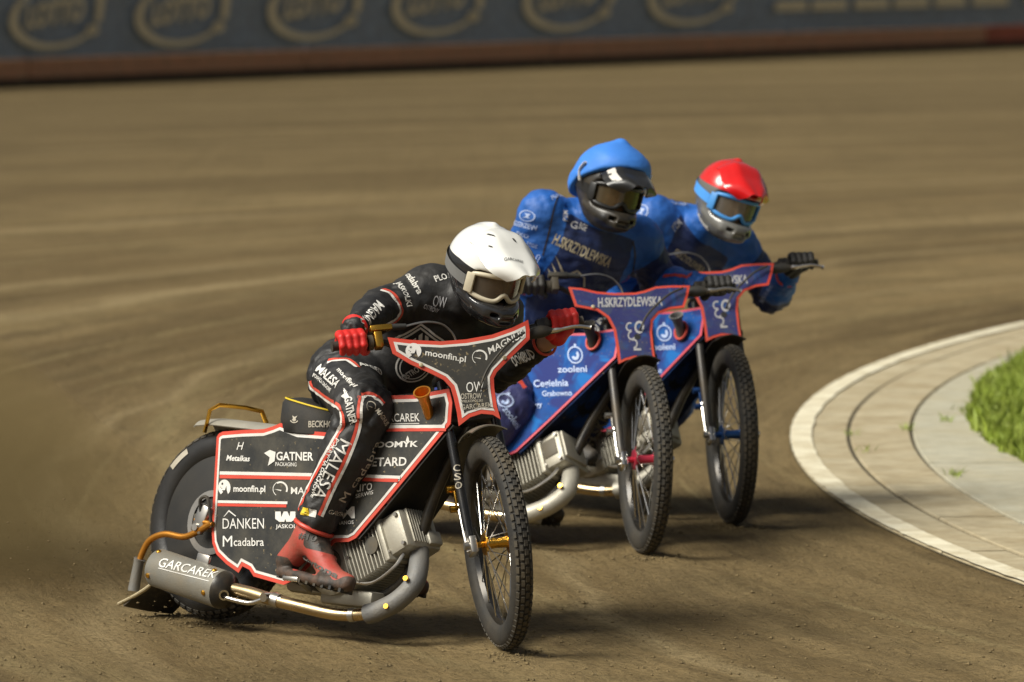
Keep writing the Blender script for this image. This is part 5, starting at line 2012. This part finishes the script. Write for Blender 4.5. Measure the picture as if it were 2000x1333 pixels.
gl2 = make_glove(r1, org1, b1, 1, wL1, MATS['glove_red'], None, 165)
wp = wL1 * 0.75 + J1['wrL'] * 0.25
MB().tube([wL1, wp, J1['wrL']], [0.026, 0.029, 0.033], 16).build('wrist', M['skin'], r1, origin=org1)
ring_on(r1, org1, J1['wrL'] + unit(J1['wrL'] - J1['elL']) * 0.040, J1['wrL'] - J1['elL'], 0.044, M['red_trim'], t=0.005)
ring_on(r1, org1, J1['wrR'] * 0.98 + J1['elR'] * 0.02, J1['wrR'] - J1['elR'], 0.038, MATS['glove_red'], t=0.010)
shin = unit(J1['knR'] - J1['anR'])
ring_on(r1, org1, J1['anR'] - shin * 0.040, shin, 0.066, M['red_trim'], name='trouser_hem', t=0.008)
boot1, bvb1 = make_boot(r1, org1, at(606, 1048, 21.43), J1['knR'], at(556, 1122, 21.47), at(640, 1142, 21.30), at(676, 1150, 21.23), MATS['boot_red'])
make_boot(r1, org1, J1['anL'], J1['knL'], b1.w((0.56, 0.22, 0.19)), b1.w((0.71, 0.22, 0.17)), b1.w((0.76, 0.22, 0.17)), MATS['boot_red'])
bd = [bv1]
pm = M['print_white']
decal('MAGNUS', (744, 592), (708, 634), 21, bd, pm, r1, org1, bold=0.02, shear=0.2)
decal('JASKOLKI', (774, 553), (799, 600), 15, bd, pm, r1, org1, bold=0.02, shear=0.2)
decal('cadabra', (797, 536), (822, 574), 14, bd, pm, r1, org1)
decal('OW', (846, 588), (872, 592), 22, bd, grey_print, r1, org1, bold=0.0)
decal('OSTROW', (828, 598), (856, 608), 10, bd, grey_print, r1, org1)
decal('PLO', (849, 546), (872, 540), 14, bd, pm, r1, org1)
DIA = join_shapes(([(0.5, 1), (1, 0.5), (0.5, 0), (0, 0.5), (0.5, 0.94), (0.94, 0.5), (0.5, 0.06), (0.06, 0.5)], [(0, 1, 5, 4), (1, 2, 6, 5), (2, 3, 7, 6), (3, 0, 4, 7)]),
                  ([(0.5, 0.90), (0.90, 0.5), (0.5, 0.10), (0.10, 0.5), (0.5, 0.84), (0.84, 0.5), (0.5, 0.16), (0.16, 0.5)], [(0, 1, 5, 4), (1, 2, 6, 5), (2, 3, 7, 6), (3, 0, 4, 7)]),
                  poly_shape([(0.36, 0.56), (0.42, 0.62), (0.42, 0.34), (0.36, 0.40)]), poly_shape([(0.47, 0.68), (0.54, 0.75), (0.54, 0.55), (0.47, 0.55)]), poly_shape([(0.59, 0.70), (0.66, 0.64), (0.66, 0.40), (0.59, 0.40)]), poly_shape([(0.36, 0.44), (0.70, 0.50), (0.70, 0.46), (0.36, 0.40)]))
decal('', (770, 660), (872, 668), 92, bd, pm, r1, org1, shape=DIA, name='logo')
decal('', (772, 716), (842, 716), 70, bd, pm, r1, org1, shape=join_shapes(ring_shape(0.9, 1.0), ring_shape(0.72, 0.78)), name='logo')
decal('OSTROVIA', (786, 738), (832, 712), 14, bd, pm, r1, org1)
decal('ARGED', (700, 712), (745, 730), 13, bd, pm, r1, org1)
decal('DOMBUD', (1001, 708), (1042, 688), 22, bd, pm, r1, org1, bold=0.03, shear=0.15)
decal('MALESA', (620, 716), (660, 752), 18, bd, pm, r1, org1, bold=0.02, shear=0.2)
decal('POKRYCIA DACHOWE', (612, 732), (646, 764), 8, bd, pm, r1, org1)
decal('moonfin.pl', (660, 722), (694, 756), 12, bd, pm, r1, org1, bold=0.02)
decal('GATNER', (680, 776), (692, 828), 17, bd, pm, r1, org1, bold=0.03)
decal('', (668, 762), (678, 780), 16, bd, pm, r1, org1, shape=poly_shape([(0.0, 0.8), (0.5, 1.0), (1.0, 0.86), (0.91, 0.3), (0.33, 0.0), (0.49, 0.53)]), name='logo')
decal('MALESA', (676, 862), (622, 974), 25, bd, M['white_trim'], r1, org1, bold=0.0)
decal('POKRYCIA DACHOWE', (660, 858), (609, 972), 9, bd, pm, r1, org1)
decal('M cadabra', (668, 980), (738, 862), 20, bd, M['print_dust'], r1, org1, bold=0.0)
decal('GARCAREK', (642, 999), (672, 1006), 9, bd, M['print_dust'], r1, org1, bold=0.0)
decal('', (716, 793), (734, 795), 20, bd, M['print_dust'], r1, org1, shape=GAUGE, name='logo')
decal('MAGNUS', (736, 800), (756, 830), 10, bd, M['print_dust'], r1, org1)
decal('', (590, 998), (604, 1001), 15, bd, M['yellow'], r1, org1, shape=poly_shape([(0, 0), (1, 0), (1, 1), (0, 1)]), name='patch')
decal('', (604.5, 1001), (618, 1004), 15, bd, M['white_trim'], r1, org1, shape=poly_shape([(0, 0), (1, 0), (1, 1), (0, 1)]), name='patch')
PIP = [[(706, 774), (703, 800), (699, 838), (678, 896), (650, 954), (626, 1008)], [(604, 745), (609, 757), (634, 777), (664, 800), (668, 830), (654, 858), (616, 925), (580, 1000)],
       [(640, 706), (660, 703), (680, 704), (699, 718)], [(706, 774), (722, 772), (738, 778), (749, 790)], [(745, 566), (766, 575), (783, 604), (777, 622), (760, 634), (738, 644)]]
for i, p_ in enumerate(PIP):
    s_ = 1 if i in (0,) else -1
    ribbon(p_, 0.0105, bd, M['red_trim'], r1, org1, shift=-0.0055 * s_)
    ribbon(p_, 0.0095, bd, M['white_trim'], r1, org1, shift=0.0055 * s_)
decal('daytona', (592, 1088), (660, 1128), 15, [bvb1], M['print_dark'], r1, org1, bold=0.03)
decal('#10', (584, 1046), (618, 1054), 14, [bvb1], M['print_dark'], r1, org1, bold=0.02)
R1h = head_frame(33, 20, 4)
shell_w = mat('black_white_shell', (0.02, 0.02, 0.021), 0.12, coat=0.6, zone=[(0.78, 0.78, 0.74)], vary=0.03)
hc1 = at(950, 536, 21.46)
hm1, bvh1, bvp1, peak1 = make_helmet(r1, org1, hc1, R1h, 'white', dict(shell=shell_w, zone=lambda V: np.clip((V[:, 2] - 0.055 + 0.15 * np.maximum(V[:, 0], 0)) * 120 + 0.5, 0, 1), lens=lens_mat('smoke_lens', (0.26, 0.22, 0.17), 0.72),
                                     goggle=MATS['goggle_cream'], strap=MATS['strap_grey'], peak=dict(mat=M['white_shell'], len=0.238, drop=0.038)))
decal('GARCAREK', (985, 508), (1022, 513), 8, [bvp1], M['print_black'], hm1, org1, bold=0.0)
for l_, r_, h_ in (((950, 458), (968, 463), 3.5), ((953, 481), (963, 483), 3), ((1000, 466), (1008, 474), 5), ((916, 506), (960, 528), 4)):
    decal('', l_, r_, h_, [bvp1], M['print_black'], hm1, org1, shape=poly_shape([(0, 0.3), (0.2, 1), (0.8, 0.8), (1, 0.2), (0.5, 0)]), name='vent')
st1 = [c_ for c_ in hm1.children if c_.name.startswith('goggle_strap')][0]
bvs1 = BVHTree.FromPolygons([tuple(np.array(v.co) + org1) for v in st1.data.vertices], [tuple(p.vertices) for p in st1.data.polygons])
decal('SPY LINE', (895, 481), (911, 518), 10, [bvs1], M['print_white'], hm1, org1, lift=0.0015)

# ---- rider with the blue cap
suit = dict(bump=0.8, bscale=13, dirt=0.1, dirt_col=(0.05, 0.045, 0.05), vary=0.22)
suit_blue = mat('suit_blue', (0.014, 0.105, 0.40), 0.55, zone=[(0.010, 0.022, 0.085), (0.028, 0.032, 0.12)], **suit)


def blue_zone(V, G):
    """0 bright blue shoulders and sleeves, 1 navy chest and shade painted on the left arm, 2 violet-navy trousers"""
    q = V - G['shc']
    lat = np.abs(q @ G['sx'])
    dn = -(q @ G['sp'])
    fr = q @ G['fr']
    chest = np.clip((0.150 - lat + 0.10 * np.maximum(dn - 0.10, 0)) * 45 + 0.5, 0, 1) * np.clip((dn + 0.035) * 40 + 0.5, 0, 1)
    armL_shade = np.clip((0.12 - np.minimum(np.linalg.norm(V - G['elL'], axis=1), np.linalg.norm(V - (G['elL'] + G['shL']) / 2, axis=1))) * 30, 0, 1)  # shadow on the left arm put into the suit colour as navy
    chest = np.maximum(chest, armL_shade)
    low = np.clip((dn - 0.50) * 30 + 0.5, 0, 1)
    dk = np.clip((0.10 - np.linalg.norm(V - G['knR'], axis=1) + 0.06) * 30, 0, 1)
    return np.clip(np.maximum(chest, 2 * np.maximum(low, dk)), 0, 2)


def blue_rider(pose, label, J, hf, hcentre, kind, cols, glove_m, wr_px):
    org = pose.w((0.5, -0.1, 0))
    org[2] = 0
    pn = person(tuple(org), label)
    body, bv = make_body(pn, org, J, suit_blue, h=0.0085, amp=0.0135, zone=blue_zone, fat=1.02)
    make_glove(pn, org, pose, -1, J['wrR'] * 0.6 + pose.w(pose.st(0.0, -0.36, 0.76)) * 0.4, glove_m, None, 130)
    make_glove(pn, org, pose, 1, J['wrL'] * 0.6 + pose.w(pose.st(0.0, 0.36, 0.75)) * 0.4, glove_m, None, 140)
    for s in 'RL':
        ring_on(pn, org, J['wr' + s] * 0.93 + J['el' + s] * 0.07, J['wr' + s] - J['el' + s], 0.044, M['red_trim'], t=0.006)
    for s, sg in (('R', -1), ('L', 1)):
        make_boot(pn, org, J['an' + s], J['kn' + s], pose.w((0.55, sg * 0.21, 0.17)), pose.w((0.70, sg * 0.21, 0.165)), pose.w((0.76, sg * 0.21, 0.165)), MATS['boot_black'])
    hm, bh, _, _ = make_helmet(pn, org, hcentre, head_frame(*hf), kind, cols)
    return pn, org, bv, hm, bh


mat('boot_black', (0.03, 0.03, 0.03), 0.6, dirt=0.5, zone=[(0.02, 0.018, 0.015)])
mat('glove_black', (0.02, 0.02, 0.02), 0.6, dirt=0.1, bump=0.2, bscale=90)
J2 = dict(hipR=at(1005, 640, 24.76), hipL=at(1080, 662, 24.92), knR=at(998, 792, 24.42), knL=at(1168, 655, 24.80), anR=P2.w((0.62, -0.21, 0.31)), anL=P2.w((0.60, 0.22, 0.31)),
          shR=at(1054, 416, 24.66), shL=at(1254, 470, 24.84), elR=at(1012, 525, 24.74), elL=at(1288, 556, 24.98), wrR=at(1032, 555, 24.50), wrL=at(1364, 556, 24.66),
          neck=at(1168, 415, 24.66), head=at(1184, 390, 24.58))
cap_cols = dict(shell=mat('black_shell', (0.02, 0.02, 0.02), 0.3, dirt=0.25, zone=[(0.02, 0.02, 0.02)]), zone=lambda V: V[:, 2] * 0, lens=lens_mat('amber_lens', (0.20, 0.15, 0.08), 0.7), goggle=MATS['goggle_black'], strap=MATS['goggle_black'],
                peak=dict(mat=mat('black_peak', (0.018, 0.018, 0.018), 0.3), len=0.170, drop=0.010, x0=0.085, z0=0.108), cover=mat('blue_cap_cloth', (0.045, 0.21, 0.68), 0.6, vary=0.06))
r2, org2, bv2, hm2, bh2 = blue_rider(P2, 'rider in blue suit wearing a bright blue helmet cover and black gloves', J2, (24, 8, 12), at(1191, 375, 24.56), 'cap', cap_cols, MATS['glove_black'], None)
tan_print = mat('tan_print', (0.46, 0.40, 0.28), 0.6, dirt=0.15)
B2 = [bv2]
decal('H.SKRZYDLEWSKA', (1082, 466), (1192, 514), 22, B2, tan_print, r2, org2, bold=0.03, ppm=508)
decal('', (1074, 515), (1114, 532), 44, B2, tan_print, r2, org2, shape=join_shapes(poly_shape([(0.05, 1), (0.18, 0.9), (1.0, 0.18), (0.85, 0.1)]), poly_shape([(0.02, 0.6), (0.1, 0.55), (0.72, 0.05), (0.55, 0.02)]), poly_shape([(0.0, 0.25), (0.06, 0.22), (0.4, 0.0), (0.25, -0.05)])), name='logo', ppm=508)
decal('', (1106, 540), (1146, 545), 36, B2, tan_print, r2, org2, shape=join_shapes(poly_shape([(0, 0.6), (0.45, 1), (0.5, 0.9), (0.05, 0.5)]), poly_shape([(0.45, 1), (0.9, 0.6), (1.0, 0), (0.9, 0), (0.82, 0.55), (0.45, 0.88)])), name='logo', ppm=508)
decal('', (1015, 420), (1046, 424), 22, B2, blue_print, r2, org2, shape=BULL, name='logo', ppm=508)
decal('ROZGRZEW', (1000, 434), (1046, 446), 10, B2, blue_print, r2, org2, ppm=508)
decal('EKO', (1010, 456), (1033, 462), 9, B2, blue_print, r2, org2, ppm=508)
decal('PLATINUM', (1076, 382), (1108, 384), 9, B2, blue_print, r2, org2, ppm=508)
decal('G', (1114, 438), (1128, 442), 16, B2, grey_print, r2, org2, ppm=508, bold=0.02)
decal('BGE', (1132, 440), (1146, 446), 14, B2, grey_print, r2, org2, ppm=508)
decal('PZM', (1104, 432), (1104, 412), 9, B2, grey_print, r2, org2, ppm=508)
decal('', (972, 775), (1002, 790), 26, B2, blue_print, r2, org2, shape=HORSE, name='logo', ppm=508)
decal('zooleni', (985, 796), (1012, 835), 14, B2, blue_print, r2, org2, ppm=508)
ribbon([(966, 752), (985, 738), (1010, 742), (1026, 758)], 0.02, B2, M['red_trim'], r2, org2)
ribbon([(1296, 540), (1320, 538), (1345, 543)], 0.014, B2, M['red_trim'], r2, org2)
decal('MBUD', (1150, 655), (1180, 625), 18, B2, pm, r2, org2, ppm=508, bold=0.03)

decal('LODZ', (1030, 476), (1050, 482), 9, B2, blue_print, r2, org2, ppm=508)
decal('ORZEL', (1050, 498), (1066, 520), 9, B2, blue_print, r2, org2, ppm=508)
decal('', (1128, 384), (1140, 386), 10, B2, grey_print, r2, org2, shape=BULL, name='logo', ppm=508)
for p_ in ([(1090, 384), (1084, 400), (1078, 424), (1074, 446), (1068, 470), (1060, 500)], [(1236, 470), (1240, 500), (1236, 530)]):
    ribbon(p_, 0.006, B2, MATS['black_shell'], r2, org2, name='seam')

# ---- rider with the red helmet
J3 = dict(hipR=P3.w((0.46, -0.09, 0.88)), hipL=P3.w((0.46, 0.10, 0.86)), knR=P3.w((0.78, -0.21, 0.70)), knL=P3.w((0.78, 0.23, 0.66)), anR=P3.w((0.62, -0.21, 0.31)), anL=P3.w((0.60, 0.22, 0.31)),
          shR=at(1272, 425, 25.66), shL=at(1440, 480, 25.88), elR=at(1226, 505, 25.78), elL=at(1508, 574, 25.98), wrR=P3.w(P3.st(-0.05, -0.36, 0.77)), wrL=at(1540, 536, 25.70),
          neck=at(1372, 440, 25.66), head=at(1405, 410, 25.58))
red_cols = dict(shell=mat('grey_red_shell', (0.13, 0.13, 0.12), 0.25, zone=[(0.62, 0.012, 0.012)], coat=0.6, vary=0.05, dirt=0.1), zone=lambda V: np.clip((V[:, 2] - 0.05) * 120 + 0.5, 0, 1), lens=lens_mat('clear_lens', (0.34, 0.30, 0.23), 0.72),
                goggle=mat('goggle_blue', (0.06, 0.26, 0.62), 0.4), strap=mat('strap_blue', (0.07, 0.30, 0.75), 0.6), peak=dict(mat=mat('red_peak', (0.62, 0.012, 0.012), 0.16, coat=0.6, vary=0.03), len=0.20, drop=0.048))
r3, org3, bv3, hm3, bh3 = blue_rider(P3, 'rider in blue suit with glossy red helmet and blue goggle strap', J3, (26, 14, 16), at(1421, 394, 25.56), 'red', red_cols, MATS['glove_black'], None)
B3 = [bv3]
decal('', (1240, 412), (1266, 416), 30, B3, blue_print, r3, org3, shape=BULL, name='logo', ppm=488)
decal('PLATINUM', (1312, 396), (1342, 400), 10, B3, blue_print, r3, org3, ppm=488)
decal('PZM', (1314, 448), (1328, 432), 14, B3, grey_print, r3, org3, ppm=488)
decal('SKRZYDLEWSKA', (1318, 490), (1374, 528), 14, B3, tan_print, r3, org3, bold=0.03, ppm=488)
decal('', (1290, 500), (1312, 516), 34, B3, tan_print, r3, org3, shape=poly_shape([(0.05, 1), (0.25, 0.9), (1.0, 0.1), (0.8, 0.0)]), name='logo', ppm=488)
decal('MURAWSKI', (1488, 590), (1508, 556), 9, B3, blue_print, r3, org3, ppm=488)
decal('wilmat', (1362, 410), (1384, 446), 14, [bh3], pm, hm3, org3, bold=0.03, ppm=488)

hp_c, hp_r = [], []
for P_ in POSE:
    for cw, n_, sp in ((P_.w((0, 0, 0)), 420, 0.13), (P_.w(P_.st(AX_OFF, 0, -RF)), 170, 0.07)):
        for _ in range(n_):
            x, y = cw[0] + random.gauss(-0.02, sp), cw[1] + random.gauss(0.02, sp * 1.2)
            r_ = 0.002 + 0.009 * random.random() ** 4
            hp_c.append((x, y, float(ground_z(np.array(x), np.array(y))) + r_ * 0.3))
            hp_r.append(r_)
clods('loose_shale', np.array(hp_c), np.array(hp_r), MATS['clod_dirt'], 'loose shale heaped around the tyres of the three motorcycles')

# ------------------------------------------------------------------ dirt thrown up behind the leading bike
n_f = 420
ft = np.random.rand(n_f) ** 1.3
fp = np.stack([-1.15 - 1.25 * ft + 0.12 * np.random.randn(n_f), 22.1 + 1.5 * ft + 0.25 * np.random.randn(n_f), np.abs(0.03 + 0.55 * ft * np.random.rand(n_f) + 0.05 * np.random.randn(n_f))], 1)
clods('flying_dirt', fp, 0.0018 + 0.0055 * np.random.rand(n_f) ** 3, MATS['clod_dirt'], 'dirt crumbs thrown up behind the rear wheel of the black motorcycle')


def dust_cloud():
    def fn(P):
        d = sd_cone(P, (-1.2, 22.1, 0.10), (-2.7, 24.6, 0.42), 0.30, 0.75)
        return smax(d, 0.02 - P[..., 2], 0.02)
    V, Q = nets(fn, (-3.7, 21.6, -0.05), (-0.7, 25.6, 1.35), 0.06)
    me_ = bpy.data.meshes.new('dust_cloud')
    me_.from_pydata(V.tolist(), [], Q.tolist())
    m = bpy.data.materials.new('dust')
    m.use_nodes = True
    nt = m.node_tree
    for n_ in list(nt.nodes):
        nt.nodes.remove(n_)
    out_ = nt.nodes.new('ShaderNodeOutputMaterial')
    vol = nt.nodes.new('ShaderNodeVolumePrincipled')
    vol.inputs['Color'].default_value = (0.42, 0.31, 0.14, 1)
    vol.inputs['Anisotropy'].default_value = 0.1
    tcv = nt.nodes.new('ShaderNodeTexCoord')
    sv = nt.nodes.new('ShaderNodeVectorMath')
    sv.operation = 'MULTIPLY_ADD'
    sv.inputs[1].default_value = (2, 2, 2)
    sv.inputs[2].default_value = (-1, -1, -0.6)
    nt.links.new(tcv.outputs['Generated'], sv.inputs[0])
    lv = nt.nodes.new('ShaderNodeVectorMath')
    lv.operation = 'LENGTH'
    nt.links.new(sv.outputs[0], lv.inputs[0])
    rv = nt.nodes.new('ShaderNodeMapRange')          # thins out towards the rim of the cloud
    rv.inputs[1].default_value = 0.15
    rv.inputs[2].default_value = 1.0
    rv.inputs[3].default_value = 1.7
    rv.inputs[4].default_value = 0.0
    nt.links.new(lv.outputs['Value'], rv.inputs[0])
    nt.links.new(rv.outputs[0], vol.inputs['Density'])
    nt.links.new(vol.outputs[0], out_.inputs['Volume'])
    return tag(link('dust_cloud', me_, m, None, 0), 'thin brown dust trailing behind the black motorcycle', 'dust', kind='stuff')


dust_cloud()
